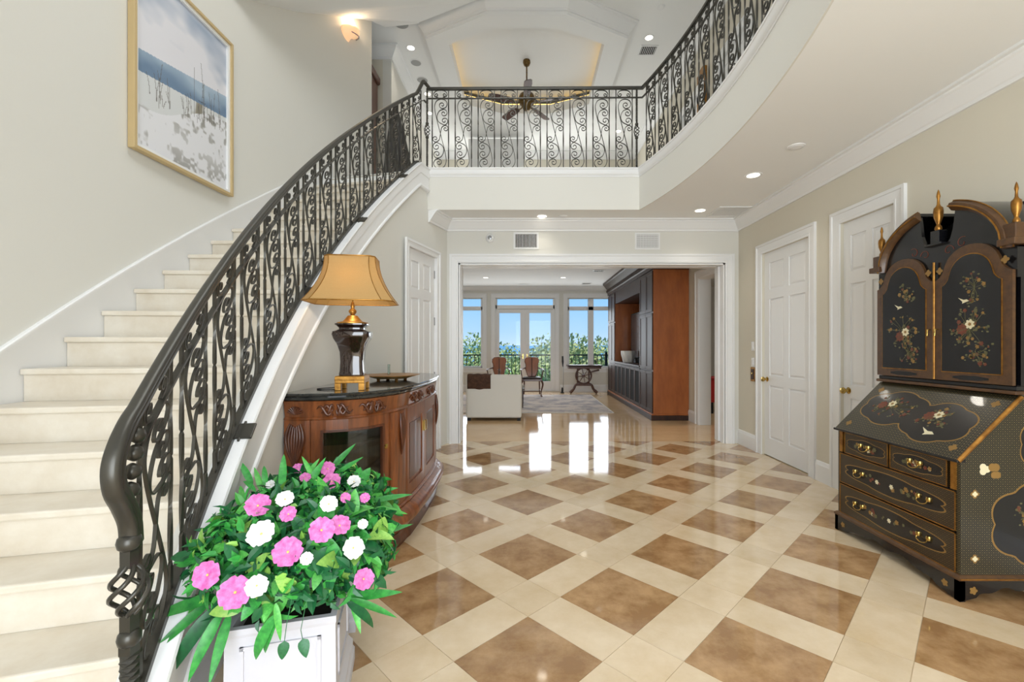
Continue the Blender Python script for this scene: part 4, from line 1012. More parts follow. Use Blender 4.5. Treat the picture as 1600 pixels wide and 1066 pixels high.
def place(me, nm, p, dirv, upv, sc, par, wide=1.0):
    o_ = bpy.data.objects.new(nm, me); COL.objects.link(o_); o_.parent = par
    y = Vector(dirv).normalized(); x = y.cross(Vector(upv)).normalized(); z = x.cross(y)
    R = Matrix((x, y, z)).transposed().to_4x4()
    o_.matrix_parent_inverse = Matrix.Identity(4)
    o_.matrix_basis = Matrix.Translation(Vector(p)-Vector(ROOTLOC[par.name]))@R@Matrix.Diagonal((sc*wide, sc, sc, 1)); return o_
def esurf(E, d): 
    c, r = E; return c+Vector((d.x*r.x, d.y*r.y, d.z*r.z)), Vector((d.x/r.x, d.y/r.y, d.z/r.z)).normalized()
def rdir(zmin=-.35):
    while True:
        v = Vector((random.gauss(0, 1), random.gauss(0, 1), random.gauss(0, 1)))
        if v.length > .1:
            v.normalize()
            if v.z > zmin: return v
tocam = lambda p: (Vector((0, 0, H))-p).normalized()
# large leaves as parts (facing the viewer side first)
cnt = 0
while cnt < 250:
    E_ = E1 if random.random() < .6 else E2; d_ = rdir(-.3)
    p, n_ = esurf(E_, d_)
    if n_.dot(tocam(p)) < .05: continue
    tdir = (n_*.55+rdir(-1)*.95+Vector((0, 0, -.1))).normalized()
    place(random.choice(OME), 'leaf', p-n_*.05, tdir, n_+Vector((0, 0, .3)), random.uniform(.05, .105), fa); cnt += 1
# inner filler leaves
m = MB(); base_v = None
def filler(n, mt, nm, smin, smax):
    V = []; Fq = []
    for _ in range(n):
        E_ = E1 if random.random() < .58 else E2; d_ = rdir(-.45); p, n_ = esurf(E_, d_); p = E_[0].lerp(p, random.uniform(.5, .95))
        y = (n_*.6+rdir(-1)).normalized(); x = y.cross(n_+rdir(-1)*.4).normalized(); L_ = random.uniform(smin, smax); w_ = L_*.24; b = len(V); zq = x.cross(y)
        cv = lambda f, wf, h: tuple(p+y*L_*f+x*w_*wf+zq*(h*.007-L_*.22*f*f))
        V += [cv(0, 0, 0), cv(.28, -1, 1), cv(.28, 0, 0), cv(.28, 1, 1), cv(.65, -.8, .8), cv(.65, 0, 0), cv(.65, .8, .8), cv(1, 0, 0)]
        Fq += [(b, b+2, b+1), (b, b+3, b+2), (b+1, b+2, b+5, b+4), (b+2, b+3, b+6, b+5), (b+4, b+5, b+7), (b+5, b+6, b+7)]
    me = bpy.data.meshes.new(nm); me.from_pydata(V, [], Fq); me.update(); me.materials.append(mt); o_ = bpy.data.objects.new(nm, me); link(o_, fa); o_['kind'] = 'stuff'
filler(1500, LM[0], 'small_foliage', .035, .07); filler(2200, LM[2], 'small_foliage', .035, .075); filler(700, LM[1], 'small_foliage', .03, .06); filler(350, LM[3], 'small_foliage', .025, .045)
# long lance leaves: by base and tip pixel (depths on the arrangement)
LL = [((330, 925, 1.55), (232, 1012, 1.42)), ((335, 935, 1.53), (250, 1030, 1.40)), ((340, 945, 1.5), (262, 1062, 1.36)), ((350, 950, 1.48), (298, 1064, 1.36)), ((345, 930, 1.52), (240, 985, 1.45)), ((360, 955, 1.46), (335, 1060, 1.36)),
      ((432, 958, 1.40), (388, 1050, 1.36)), ((436, 955, 1.40), (405, 1040, 1.37)), ((430, 940, 1.40), (437, 1000, 1.38)), ((540, 935, 1.62), (618, 942, 1.66)), ((545, 935, 1.6), (606, 975, 1.62)), ((540, 940, 1.6), (590, 985, 1.6)), ((535, 925, 1.62), (600, 925, 1.72)), ((548, 925, 1.64), (560, 985, 1.58)),
      ((575, 785, 1.95), (638, 786, 1.98)), ((578, 795, 1.93), (630, 810, 1.95)), ((560, 845, 1.85), (638, 836, 1.9)), ((560, 865, 1.8), (625, 873, 1.85)), ((555, 880, 1.78), (612, 880, 1.82)), ((570, 895, 1.75), (596, 902, 1.75)),
      ((400, 770, 1.9), (375, 747, 1.95)), ((410, 772, 1.92), (396, 732, 1.98)), ((415, 765, 1.93), (412, 722, 2.0)), ((430, 770, 1.93), (448, 728, 2.0)), ((440, 770, 1.9), (444, 705, 1.97)), ((470, 760, 1.95), (500, 720, 2.02)), ((478, 765, 1.93), (510, 722, 2.0)), ((515, 735, 2.05), (556, 702, 2.1)), ((520, 745, 2.05), (566, 724, 2.08)), ((385, 800, 1.8), (345, 803, 1.83)), ((380, 790, 1.83), (375, 760, 1.9)), ((395, 760, 1.98), (372, 725, 2.02)), ((345, 845, 1.65), (300, 855, 1.65)), ((350, 820, 1.7), (330, 805, 1.72)), ((490, 750, 1.95), (470, 715, 2.0)), ((550, 800, 1.95), (585, 770, 2.0))]
for (a, b) in LL:
    p0, p1 = P(*a), P(*b); dd = p1-p0; L_ = dd.length*1.12
    place(random.choice(LME), 'long_leaf', p0, dd+Vector((0, 0, L_*.22)), tocam(p0)+Vector((0, 0, .6)), L_, fa, wide=random.uniform(.75, 1.15))
for a, b in (((448, 975, 1.36), (440, 1035, 1.33)), ((470, 985, 1.36), (476, 1015, 1.34))):      # trailing ivy leaves
    p0 = P(*a); p1 = P(*b); MB().tube([p0+Vector((0, .03, .06)), p0, p1+(p0-p1)*.5], .0012, 4).build('tendril', LM[2], fa); place(OME[2], 'leaf', p1+(p0-p1)*.55, p1-p0, tocam(p0), .055, fa)
def petunia(mt, nm):
    N = 40; vs = [(0, 0, -.25)]; fs = []
    rads = (.10, .25, .55, .85, 1.0)
    for r_ in rads:
        for i in range(N):
            a = 2*math.pi*i/N; lob = 1-.14*(abs(math.sin(2.5*a))**.5 < .45)*r_ - .10*r_*(1-abs(math.cos(2.5*a)))
            z = -.22+.22*min(1, r_*1.6)+.07*r_*math.sin(5*a)+.03*r_*math.sin(11*a+1)
            vs.append((r_*lob*math.cos(a), r_*lob*math.sin(a), z))
    fs += [(0, 1+i, 1+(i+1) % N) for i in range(N)]
    for j in range(len(rads)-1):
        for i in range(N): a = 1+j*N+i; b = 1+j*N+(i+1) % N; fs.append((a, a+N, b+N, b))
    me = bpy.data.meshes.new(nm); me.from_pydata(vs, [], fs); me.update(); me.shade_smooth(); me.materials.append(mt); return me
pinkm = mat('pink_petal', (198, 86, 162), .6, rgb2=(222, 136, 194), scale=2.5, rand=.08); whitem = mat('white_petal', (228, 229, 226), .6)
PK, WH = petunia(pinkm, 'pink_flower'), petunia(whitem, 'white_flower')
ym = mat('throat_yellow', (226, 206, 120), .6); tm = MB().lathe([(.02, -.2), (.09, -.16), (.06, -.10), (.01, -.08)], n=10).mesh('throat', 60); tm.materials.append(ym)
FL = [(466, 732, 0, .028), (477, 746, 0, .026), (512, 732, 0, .036), (518, 752, 0, .042), (403, 789, 0, .046), (450, 803, 0, .03), (503, 828, 0, .046), (531, 820, 0, .040), (449, 862, 0, .050), (322, 899, 0, .046), (367, 926, 0, .052), (569, 905, 0, .038), (570, 778, 0, .022), (540, 778, 0, .022),
      (407, 833, 1, .048), (514, 787, 1, .034), (553, 752, 1, .032), (553, 856, 1, .040), (401, 916, 1, .036), (445, 779, 1, .034), (422, 757, 1, .022), (479, 873, 1, .022), (567, 819, 1, .02)]
for px, py, w_, r_ in FL:
    d_ = Vector(((px-CX)/F, 1, -(py-CY)/F)); o0 = Vector((0, 0, H)); best = None
    for c, rr in (E1, E2):
        oc_ = o0-c; A_ = sum((d_[i]/rr[i])**2 for i in range(3)); B_ = 2*sum(oc_[i]*d_[i]/rr[i]**2 for i in range(3)); C_ = sum((oc_[i]/rr[i])**2 for i in range(3))-1; D_ = B_*B_-4*A_*C_
        if D_ >= 0:
            t = (-B_-math.sqrt(D_))/(2*A_)
            if best is None or t < best[0]: best = (t, c, rr)
    if best is None: t = 1.6; n_ = tocam(o0+d_*t)
    else:
        t, c, rr = best; p = o0+d_*t; n_ = Vector(((p[i]-c[i])/rr[i]**2 for i in range(3))).normalized()
    p = o0+d_*t; t2 = tocam(p); nz = (n_*.5+t2*.9+Vector((random.uniform(-.35, .35), random.uniform(-.2, .2), random.uniform(-.1, .3)))).normalized()
    y = nz.orthogonal().normalized(); y.rotate(Matrix.Rotation(random.uniform(0, 6.28), 3, nz))
    fo = place(WH if w_ else PK, 'flower', p+t2*.035, y, nz, r_*.92, fa)
    th = bpy.data.objects.new('throat', tm); COL.objects.link(th); th.parent = fo
    MB().tube([p+t2*.03-nz*.006, p-nz*.06, p-n_*.12], .0025, 5).build('stem', LM[1], fa)

# ================================================================== SECRETARY DESK
sc_ = thing('secretary_desk', 'black lacquer chinoiserie secretary with slant front and arched bonnet', 'secretary', (2.58, 2.81, 0))
def diaper(name, bgc, fg, scale=46):
    m_ = bpy.data.materials.new(name); m_.use_nodes = True; t = m_.node_tree; b = t.nodes['Principled BSDF']; tc = t.nodes.new('ShaderNodeTexCoord')
    sx = t.nodes.new('ShaderNodeSeparateXYZ'); t.links.new(tc.outputs['Object'], sx.inputs[0])
    def mth(op, a, b=None):
        n = t.nodes.new('ShaderNodeMath'); n.operation = op
        for i, q in enumerate((a, b)):
            if q is None: continue
            if hasattr(q, 'node'): t.links.new(q, n.inputs[i])
            else: n.inputs[i].default_value = q
        return n.outputs[0]
    xy = mth('ADD', sx.outputs[0], sx.outputs[1]); k_ = math.pi/.024
    A_ = mth('ABSOLUTE', mth('SINE', mth('MULTIPLY', mth('ADD', xy, sx.outputs[2]), k_))); B_ = mth('ABSOLUTE', mth('SINE', mth('MULTIPLY', mth('SUBTRACT', xy, sx.outputs[2]), k_)))
    ln = mth('MINIMUM', A_, B_); dt = mth('MULTIPLY', A_, B_)
    fac = mth('MAXIMUM', mth('MULTIPLY', mth('LESS_THAN', ln, .09), .5), mth('GREATER_THAN', dt, .92))
    mxc = t.nodes.new('ShaderNodeMixRGB'); t.links.new(fac, mxc.inputs[0]); mxc.inputs[1].default_value = (*lin(bgc), 1); mxc.inputs[2].default_value = (*lin(fg), 1)
    t.links.new(mxc.outputs[0], b.inputs['Base Color']); b.inputs['Roughness'].default_value = .3; b.inputs['Coat Weight'].default_value = .25; return m_
M['diap'] = diaper('gold_diaper_lacquer', (22, 22, 19), (150, 134, 86)); M['diab'] = diaper('brown_diaper_lacquer', (32, 24, 16), (128, 100, 54))
Yn, Yf_, X0, XBk = 2.35, 3.27, 2.275, 2.885
side = [(X0, .12), (XBk, .12), (XBk, 1.08), (2.60, 1.08), (X0, .735)]
for y0, y1 in ((Yn, Yn+.02), (Yf_-.02, Yf_)): MB().prism(side, lambda x, z, y: (x, y, z), y0, y1).build('side_panel', M['diap'], sc_)
MB().box(X0+.015, XBk, Yn+.02, Yf_-.02, .12, .70).build('carcass', M['black'], sc_); MB().box(2.62, XBk, Yn+.02, Yf_-.02, .7, 1.08).build('carcass', M['black'], sc_)
# slant front
sA, sB = Vector((X0-.022, 0, .738)), Vector((2.585, 0, 1.075)); sd = (sB-sA).normalized(); sn = Vector((-sd.z, 0, sd.x)); L_ = (sB-sA).length
def slant(u, v, h): return sA+sd*v+Vector((0, u, 0))+sn*h      # u = world Y
m = MB().prism([(Yn-.004, 0), (Yf_+.004, 0), (Yf_+.004, L_), (Yn-.004, L_)], slant, -.02, 0); m.build('slant_front', M['diap'], sc_)
MB().tube([slant(Yn-.004, 0, -.008), slant(Yn-.004, L_, -.008)], .012, 8).build('gilt_edge', M['gold'], sc_, smooth=60)
MB().box(X0-.03, X0+.02, Yn-.012, Yf_+.012, .726, .742).build('front_moulding', M['black'], sc_, bevel=.004)
MB().box(2.555, XBk, Yn-.008, Yf_+.008, 1.08, 1.10).build('waist_moulding', M['brownl'], sc_, bevel=.005); MB().box(2.57, XBk, Yn-.0, Yf_+.0, 1.10, 1.125).build('waist_moulding', M['black'], sc_, bevel=.004)
# painted motifs
IV = mat('ivory_paint', (222, 212, 176), .5); RD = mat('russet_paint', (120, 58, 36), .5, rgb2=(86, 44, 30), scale=60); GD = mat('dull_gold_paint', (146, 112, 58), .45, .2); SG = mat('sage_paint', (92, 88, 56), .5)
def lobed(cu, cv, ru, rv, n, amp, N=64, ph=0): return [(cu+ru*math.cos(a)*(1+amp*abs(math.sin(n*a/2+ph))), cv+rv*math.sin(a)*(1+amp*abs(math.sin(n*a/2+ph)))) for a in [2*math.pi*i/N for i in range(N)]]
def rosette(m, fn, u, v, r, n=6, h=.001):
    pts = [(u+r*math.cos(a)*(.62+.38*abs(math.cos(n*a/2))), v+r*math.sin(a)*(.62+.38*abs(math.cos(n*a/2)))) for a in [2*math.pi*i/24 for i in range(24)]]
    m.prism(pts, fn, h*.2, h)
def spray(fn, parent, u, v, w, h, seed, n=14, big=1, h0=.0012):
    rr = random.Random(seed); A, B_, C_, D_ = MB(), MB(), MB(), MB()
    for k in range(n):
        a = rr.uniform(0, 6.28); q = rr.random()**.6; uu = u+math.cos(a)*w*.5*q; vv = v+math.sin(a)*h*.5*q
        rosette(rr.choice((B_, C_, D_, C_, B_)), fn, uu, vv, rr.uniform(.006, .014), rr.choice((5, 6)), h0+.0002*(k % 4))
        mid = (u+(uu-u)*.5+rr.uniform(-.01, .01), v+(vv-v)*.5); D_.tube([fn(u, v, h0), fn(*mid, h0), fn(uu, vv, h0)], .0012, 4)
        for _ in range(2): rosette(D_, fn, uu+rr.uniform(-.025, .025), vv+rr.uniform(-.025, .025), rr.uniform(.004, .008), 2, h0*.8)
    for k in range(big):
        uu, vv = u+rr.uniform(-.12, .12)*w, v+rr.uniform(-.15, .15)*h
        rosette(A, fn, uu, vv, .030, 7, h0+.001); rosette(C_, fn, uu, vv, .011, 5, h0+.0016)
        rosette(B_, fn, uu+w*.2, vv-h*.12, .036, 8, h0+.0008)
    for m_, mt, nm in ((A, IV, 'ivory_blossom'), (B_, RD, 'russet_blossom'), (C_, GD, 'gold_blossom'), (D_, SG, 'painted_sprig')):
        if m_.v: m_.build(nm, mt, parent)
def cart(fn, parent, cu, cv, ru, rv, n, amp, h=.0012, ph=0):
    MB().prism(lobed(cu, cv, ru*1.04, rv*1.05, n, amp, ph=ph), fn, h*.1, h*.6).build('cartouche_rim', GD, parent); MB().prism(lobed(cu, cv, ru, rv, n, amp, ph=ph), fn, h*.2, h).build('cartouche', M['black'], parent)
def bird(fn, parent, u, v, s, h=.0025):
    m = MB(); m.prism([(u-s, v-.1*s), (u-.5*s, v+.25*s), (u+.1*s, v+.2*s), (u+1.2*s, v+.7*s), (u+.3*s, v-.15*s), (u+.4*s, v-.5*s), (u-.2*s, v-.3*s)], fn, h*.4, h); m.build('painted_bird', IV, parent)
cart(slant, sc_, 2.98, .26, .22, .13, 6, .12); cart(slant, sc_, 2.63, .21, .20, .135, 6, .12, .0016)
spray(slant, sc_, 2.99, .27, .32, .18, 3, 28, 1, .0022); spray(slant, sc_, 2.67, .25, .26, .14, 4, 24, 1, .0022); bird(slant, sc_, 2.62, .13, .045)
for u, v in ((3.2, .07), (2.42, .07), (3.2, .40), (2.42, .40)): rosette(m := MB(), slant, u, v, .024, 4, .0012); m.build('corner_rosette', GD, sc_)
# drawers
def fr(u, v, h): return Vector((X0-.002-h, u, v))
def drawer(y0, y1, z0, z1, handles, lab=None):
    d = MB().box(X0-.004, X0+.016, y0, y1, z0, z1).build('drawer', M['diab'], sc_); d2 = d
    m = MB(); e_ = .005
    for a, b, c, e2 in ((y0, y1, z0, z0+e_), (y0, y1, z1-e_, z1), (y0, y0+e_, z0, z1), (y1-e_, y1, z0, z1)): m.box(X0-.0065, X0-.004, a, b, c, e2)
    m.build('gilt_bead', M['gold'], d, inv=False)
    cu, cv = (y0+y1)/2, (z0+z1)/2; ru, rv = (y1-y0)*.40, (z1-z0)*.27
    f2 = lambda u, v, h: Vector((X0-.004-h, u, v))
    MB().prism(lobed(cu, cv, ru*1.03, rv*1.1, 6, .15), f2, .0002, .0006).build('cartouche_rim', GD, d, inv=False); MB().prism(lobed(cu, cv, ru, rv, 6, .15), f2, .0003, .001).build('cartouche', M['black'], d, inv=False)
    rr = random.Random(int(y0*1000+z0*77)); 
    for mt, nn_ in ((IV, 2), (RD, 4), (GD, 5), (SG, 8)):
        m = MB()
        for k in range(nn_): rosette(m, f2, cu+rr.uniform(-.6, .6)*ru, cv+rr.uniform(-.35, .35)*rv, rr.uniform(.007, .016 if mt is not IV else .02), rr.choice((5, 6)), .0016+.0002*k)
        m.build('painted_blossom', mt, d, inv=False)
    for hy in handles:
        m = MB()
        for sg in (-1, 1): m.lathe([(.012, -.012), (.015, 0), (.012, .012)], (X0-.008, hy+sg*.034, cv+.012), 10)
        m.tube(catmull([Vector((X0-.012, hy-.034, cv+.01)), Vector((X0-.022, hy-.03, cv-.012)), Vector((X0-.026, hy, cv-.022)), Vector((X0-.022, hy+.03, cv-.012)), Vector((X0-.012, hy+.034, cv+.01))], 5), .004, 6)
        m.build('bail_pull', M['brass'], d, inv=False, smooth=60)
drawer(Yn+.07, 2.803, .575, .722, (2.62,)); drawer(2.817, Yf_-.07, .575, .722, (3.01,))
for y in (Yn+.02, Yf_-.05): MB().box(X0-.006, X0+.016, y, y+.03, .575, .722).build('loper', M['gold'], sc_)
drawer(Yn+.022, Yf_-.022, .355, .565, (2.56, 3.06)); drawer(Yn+.022, Yf_-.022, .135, .345, (2.56, 3.06))
# side decoration
def sf(u, v, h): return Vector((u, Yn-h, v))
cart(sf, sc_, 2.66, .40, .20, .185, 6, .16); spray(sf, sc_, 2.66, .40, .28, .22, 8, 18, 1, .0022); cart(sf, sc_, 2.73, .82, .13, .13, 6, .14); spray(sf, sc_, 2.73, .82, .16, .14, 9, 10, 1, .0022)
for u, v in ((2.35, .56), (2.35, .22), (2.84, .2), (2.84, .6)):
    m = MB(); rosette(m, sf, u, v, .024, 4, .0014); m.build('corner_rosette', GD, sc_); m = MB(); rosette(m, sf, u, v, .015, 4, .002); m.build('corner_rosette', IV, sc_)
m = MB(); rosette(m, sf, 2.40, .69, .032, 3, .0014); m.build('butterfly', IV, sc_); m = MB(); rosette(m, sf, 2.45, .70, .03, 2, .0018); rosette(m, sf, 2.46, .66, .026, 2, .0018); m.build('butterfly', GD, sc_)
# base with bracket feet
def scal(a, b, N=28):
    pts = [(a, 0)]; L0 = b-a
    for i in range(N+1):
        q = i/N; u = a+.14*L0+q*.72*L0; pts.append((u, .022+.045*math.sin(math.pi*min(1, max(0, q)))**.5*(1+.25*math.cos(6*math.pi*q))))
    return pts+[(b, 0), (b, .115), (a, .115)]
MB().prism(scal(Yn-.012, Yf_+.012), lambda u, v, h: (X0-.016+h, u, v), 0, .03).build('bracket_base', M['black'], sc_); MB().prism(scal(X0-.016, XBk), lambda u, v, h: (u, Yn-.012+h, v), 0, .03).build('bracket_base', M['black'], sc_)
MB().prism(scal(X0-.016, XBk), lambda u, v, h: (u, Yf_-.018+h, v), 0, .03).build('bracket_base', M['black'], sc_)
MB().sweep([(XBk, Yf_+.012, 0), (X0-.016, Yf_+.012, 0), (X0-.016, Yn-.012, 0), (XBk, Yn-.012, 0)][::-1], [(0, .108), (.006, .113), (.004, .125), (-.008, .135), (-.016, .138), (-.016, .108)]).build('base_moulding', M['brownl'], sc_)
MB().tube([(X0-.018, Yn-.018, .119), (XBk, Yn-.018, .119)], .004, 6).build('gilt_bead', M['gold'], sc_)
m = MB()
for u in (2.42, 3.2): rosette(m, lambda a, b, h: Vector((X0-.016-h, a, b)), u, .06, .02, 5, .002)
for u in (2.33, 2.62, 2.84): rosette(m, lambda a, b, h: Vector((a, Yn-.012-h, b)), u, .06, .022, 5, .002)
m.build('painted_blossom', GD, sc_)
# upper case
XU = 2.572
MB().box(XU+.02, XBk, Yn, Yn+.02, 1.125, 1.90).build('upper_side', M['black'], sc_); MB().box(XU+.02, XBk, Yf_-.02, Yf_, 1.125, 1.90).build('upper_side', M['black'], sc_)
MB().box(XBk-.015, XBk, Yn, Yf_, 1.125, 1.95).build('upper_back', M['black'], sc_); MB().box(XU+.02, XBk, Yn, Yf_, 1.86, 1.90).build('upper_top', M['black'], sc_)
yc = 2.81
def uf(u, v, h): return Vector((XU-h, u, v))
# front board with arched, broken bonnet
def archz(y): q = (y-yc)/.425; return 1.86+.335*math.sqrt(max(0, 1-q*q))
ys = [yc-.425+.85*i/48 for i in range(49)]
nl, nr = yc-.115, yc+.115
def notch(y): q = abs(y-yc)/.115; return 1.965+(.13*(q**6) if q < 1 else 9)
top = []
for y in ys:
    top.append((y, min(archz(y), notch(y)) if nl < y < nr else archz(y)))
board = [(Yn-.002, 1.70), (Yf_+.002, 1.70), (Yf_+.002, 1.86)]+top[::-1]+[(Yn-.002, 1.86)]
MB().prism(board, uf, -.02, .0).build('bonnet_board', M['black'], sc_)
for a, b in ((ys[0], nl-.0), (nr+.0, ys[-1])):
    yy = [a+(b-a)*i/20 for i in range(21)]; rings = []; r2_ = []
    for y in yy:
        z = archz(y); q = (y-yc)/.425; nrm_ = Vector((q*.335/.425, 0, 0)); ny_, nz_ = (q/.425), math.sqrt(max(1e-4, 1-q*q))/.335; l_ = math.hypot(ny_, nz_); ny_, nz_ = ny_/l_, nz_/l_
        prof = [(.0, .026), (-.012, .030), (-.02, .02), (-.036, .014), (-.04, -.004), (-.014, -.028), (0, -.03)]
        rings.append([(XU+dx-.0, y+ny_*dn, z+nz_*dn) for dx, dn in prof])
        r2_.append([(XU, y+ny_*.0, z+nz_*.0), (XBk, y, z), (XBk, y+ny_*.02, z+nz_*.02), (XU, y+ny_*.02, z+nz_*.02)])
    MB().strip(rings).build('arch_moulding', M['brownl'], sc_, smooth=40); MB().strip(r2_).build('bonnet_roof', M['black'], sc_, smooth=40)
    MB().tube([(r_[4][0]-.001, r_[4][1], r_[4][2]) for r_ in rings], .005, 6).build('gilt_bead', M['gold'], sc_, smooth=60); MB().tube([(r_[1][0]-.001, r_[1][1], r_[1][2]) for r_ in rings], .0035, 6).build('gilt_bead', M['gold'], sc_, smooth=60)
MB().box(XBk-.03, XBk-.015, nl-.2, nr+.2, 1.9, 2.17).build('bonnet_back', M['void'], sc_)
m = MB().box(XU-.03, XU+.05, yc-.06, yc+.06, 1.965, 1.98); m.box(XU-.015, XU+.04, yc-.03, yc+.03, 1.98, 2.06); m.build('finial_pedestal', M['black'], sc_, bevel=.003)
for y in (Yn+.012, Yf_-.012):
    m = MB().box(XU-.05, XU+.06, y-.045, y+.045, 1.868, 1.905); m.box(XU-.03, XU+.04, y-.032, y+.032, 1.905, 1.985); m.build('cornice_block', M['brownl'], sc_, bevel=.004)
def finial(y, z, k):
    MB().lathe([(r_*k*.74, h_*k) for r_, h_ in ((.02, 0), (.028, .012), (.024, .028), (.014, .04), (.016, .048), (.034, .09), (.038, .13), (.034, .155), (.020, .165), (.012, .18), (.010, .215), (.016, .235), (.010, .262), (.002, .28))], (XU+.01, y, z), 16).build('finial', M['gold'], sc_, smooth=50)
finial(yc, 2.06, .92); finial(Yn+.012, 1.985, .78); finial(Yf_-.012, 1.985, .78)
m = MB()
for sg in (-1, 1):
    for v_ in range(4):
        pts = []
        for i in range(16):
            q = i/15; a = q*5.5+v_; pts.append(uf(yc+sg*(.08+.085*v_)+sg*.035*(1-q*.7)*math.cos(a), 1.92-.02*v_+.05*(v_ == 1)+.035*(1-q*.7)*math.sin(a), .001))
        m.tube(pts, .0022, 4)
m.build('painted_scroll', RD, sc_)
for d0, d1 in ((Yn+.006, yc-.004), (yc+.004, Yf_-.006)):
    dc = (d0+d1)/2; wv = (d1-d0)/2
    def ogee(inset, zb_, zs, zt_, N=26):
        w_ = wv-inset; pts = [(dc-w_, zb_), (dc+w_, zb_), (dc+w_, zs)]
        for i in range(N+1):
            q = 1-2*i/N; sh = sm(1.0, .55, abs(q)) if False else 0
            a_ = abs(q); z = zs+(zt_-zs)*(math.sqrt(max(0, 1-(a_/.72)**2))*.72+.28 if a_ < .72 else .28*(1-((a_-.72)/.28))**1.6)
            pts.append((dc+w_*q, z))
        return pts+[(dc-w_, zs)]
    dr = MB().prism(ogee(0, 1.128, 1.74, 1.925), uf, .0005, .018).build('cabinet_door', M['brownl'], sc_)
    MB().prism(ogee(.048, 1.178, 1.70, 1.872), uf, .018, .0205).build('gilt_edge', M['gold'], dr, inv=False)
    MB().prism(ogee(.054, 1.184, 1.70, 1.866), uf, .0182, .0225).build('lacquer_panel', M['black'], dr, inv=False)
    f3 = lambda u, v, h: uf(u, v, .0222+h)
    class PP: pass
    spray(f3, sc_, dc, 1.44, .23, .24, int(d0*100), 30, 1, .001); spray(f3, sc_, dc-.04, 1.29, .17, .14, int(d0*90), 16, 0, .001); spray(f3, sc_, dc-.03, 1.67, .12, .18, int(d0*80), 12, 0, .001); bird(f3, sc_, dc+.03, 1.60, .03, .0015)
    m = MB()
    for u, v in ((d0+.035, 1.80), (d1-.035, 1.80)): rosette(m, lambda a, b, h: uf(a, b, .018+h), u, v, .022, 4, .0015)
    m.build('corner_rosette', GD, dr, inv=False)
    MB().prism(lobed(dc, 1.152, .10, .013, 8, .12), lambda a, b, h: uf(a, b, .018+h), .0, .001).build('cartouche', M['black'], dr, inv=False)
    ky = d1-.022 if d0 < 2.5 else d0+.022
    m = MB(); m.tube([uf(ky, 1.44, .018), uf(ky, 1.44, .035), uf(ky, 1.40, .038)], .005, 8); m.build('door_pull', M['brass'], dr, inv=False, smooth=60)
MB().tube([uf(yc, 1.13, .018), uf(yc, 1.86, .018)], .007, 8).build('gilt_bead', M['gold'], sc_, smooth=60)

# ================================================================== LIVING ROOM
# ---- built-in wall cabinet
bk = thing('built_in_cabinet', 'tall dark wood media cabinet built along the living room wall', 'cabinet', (2.55, 10.2, 0))
XF, Xb = 2.24, XR-.004; n0, n1, f0, f1 = 8.0, 8.90, 11.45, 12.35
MB().box(XF+.02, Xb, n0, n0+.03, .09, 2.72).build('side_panel', M['walnut'], bk)
for a, b in ((n0+.03, n1), (f0, f1)): MB().box(XF+.02, Xb, a, b, .09, 2.72).build('tower', M['walnutd'], bk)
MB().box(XF+.03, Xb, n1, f0, .09, .90).build('base_unit', M['walnutd'], bk); MB().box(XF-.01, Xb, n1+.001, f0-.001, .90, .94).build('counter', M['walnutd'], bk, bevel=.008)
MB().box(XF+.02, Xb, n1, f0, 2.40, 2.72).build('header', M['walnutd'], bk); MB().box(Xb-.05, Xb, n1, f0, .94, 2.40).build('recess_back', M['walnut'], bk); MB().box(XF+.02, Xb-.05, f0-.02, f0, .94, 2.40).build('recess_side', M['walnut'], bk)
MB().box(XF-.02, Xb, n0-.02, f1, 0, .09).build('plinth', M['walnutd'], bk, bevel=.006); MB().box(XF-.01, Xb, n0-.012, f1, .09, .12).build('plinth_moulding', M['walnut'], bk, bevel=.006)
cz = [(0, 2.70), (.03, 2.70), (.035, 2.76), (.05, 2.78), (.05, 2.86), (.08, 2.90), (.13, 2.97), (.14, 2.98), (.16, 2.99), (.16, 3.04), (0, 3.04)]
MB().sweep([(XF+.02, f1, 0), (XF+.02, n0-.0, 0), (Xb, n0, 0)][::-1], [(o_, z_) for o_, z_ in cz]).build('cornice', M['walnutd'], bk)
m = MB()
for i in range(70): y = n0+.03+i*.062; m.box(XF-.048, XF-.03, y, y+.035, 2.79, 2.85)
m.build('dentils', M['walnutd'], bk, kind='stuff')
def pdoor(y0, y1, z0, z1, mt, glassy=False):
    d = MB(); w = .055
    for a, b, c, e_ in ((y0, y0+w, z0, z1), (y1-w, y1, z0, z1), (y0+w, y1-w, z0, z0+w), (y0+w, y1-w, z1-w, z1)): d.box(XF, XF+.0195, a, b, c, e_)
    o_ = d.build('cabinet_door', M['walnutd'], bk, bevel=.004); MB().box(XF+.008, XF+.0195, y0+w, y1-w, z0+w, z1-w).build('door_panel', mt, o_, inv=False)
for a, b in ((n0+.01, n1-.005), (f0+.005, f1-.01)):
    mdl = (a+b)/2
    for q0, q1 in ((a, mdl-.002), (mdl+.002, b)):
        for z0, z1 in ((.13, .87), (.90, 1.92), (1.95, 2.68)): pdoor(q0, q1, z0, z1, M['walnutd'])
m_ = mat('speaker_cloth', (22, 22, 22), .9)
for i in range(6):
    w = (f0-n1)/6; pdoor(n1+i*w+.003, n1+(i+1)*w-.003, .13, .88, m_)
tv = thing('television', 'black flat television in the cabinet recess', 'television', (2.64, 10.37, .941))
MB().box(2.62, 2.66, 9.5, 11.25, 1.05, 2.12).build('bezel', M['void'], tv, bevel=.004); MB().box(2.618, 2.62, 9.53, 11.22, 1.08, 2.09).build('screen', M['black'], tv); MB().box(2.56, 2.72, 10.0, 10.7, .941, 1.05).build('stand', M['void'], tv)
vs_ = thing('swirl_vase', 'white ribbed swirl vase on the cabinet counter', 'vase', (2.40, 10.6, .941)); rings = []
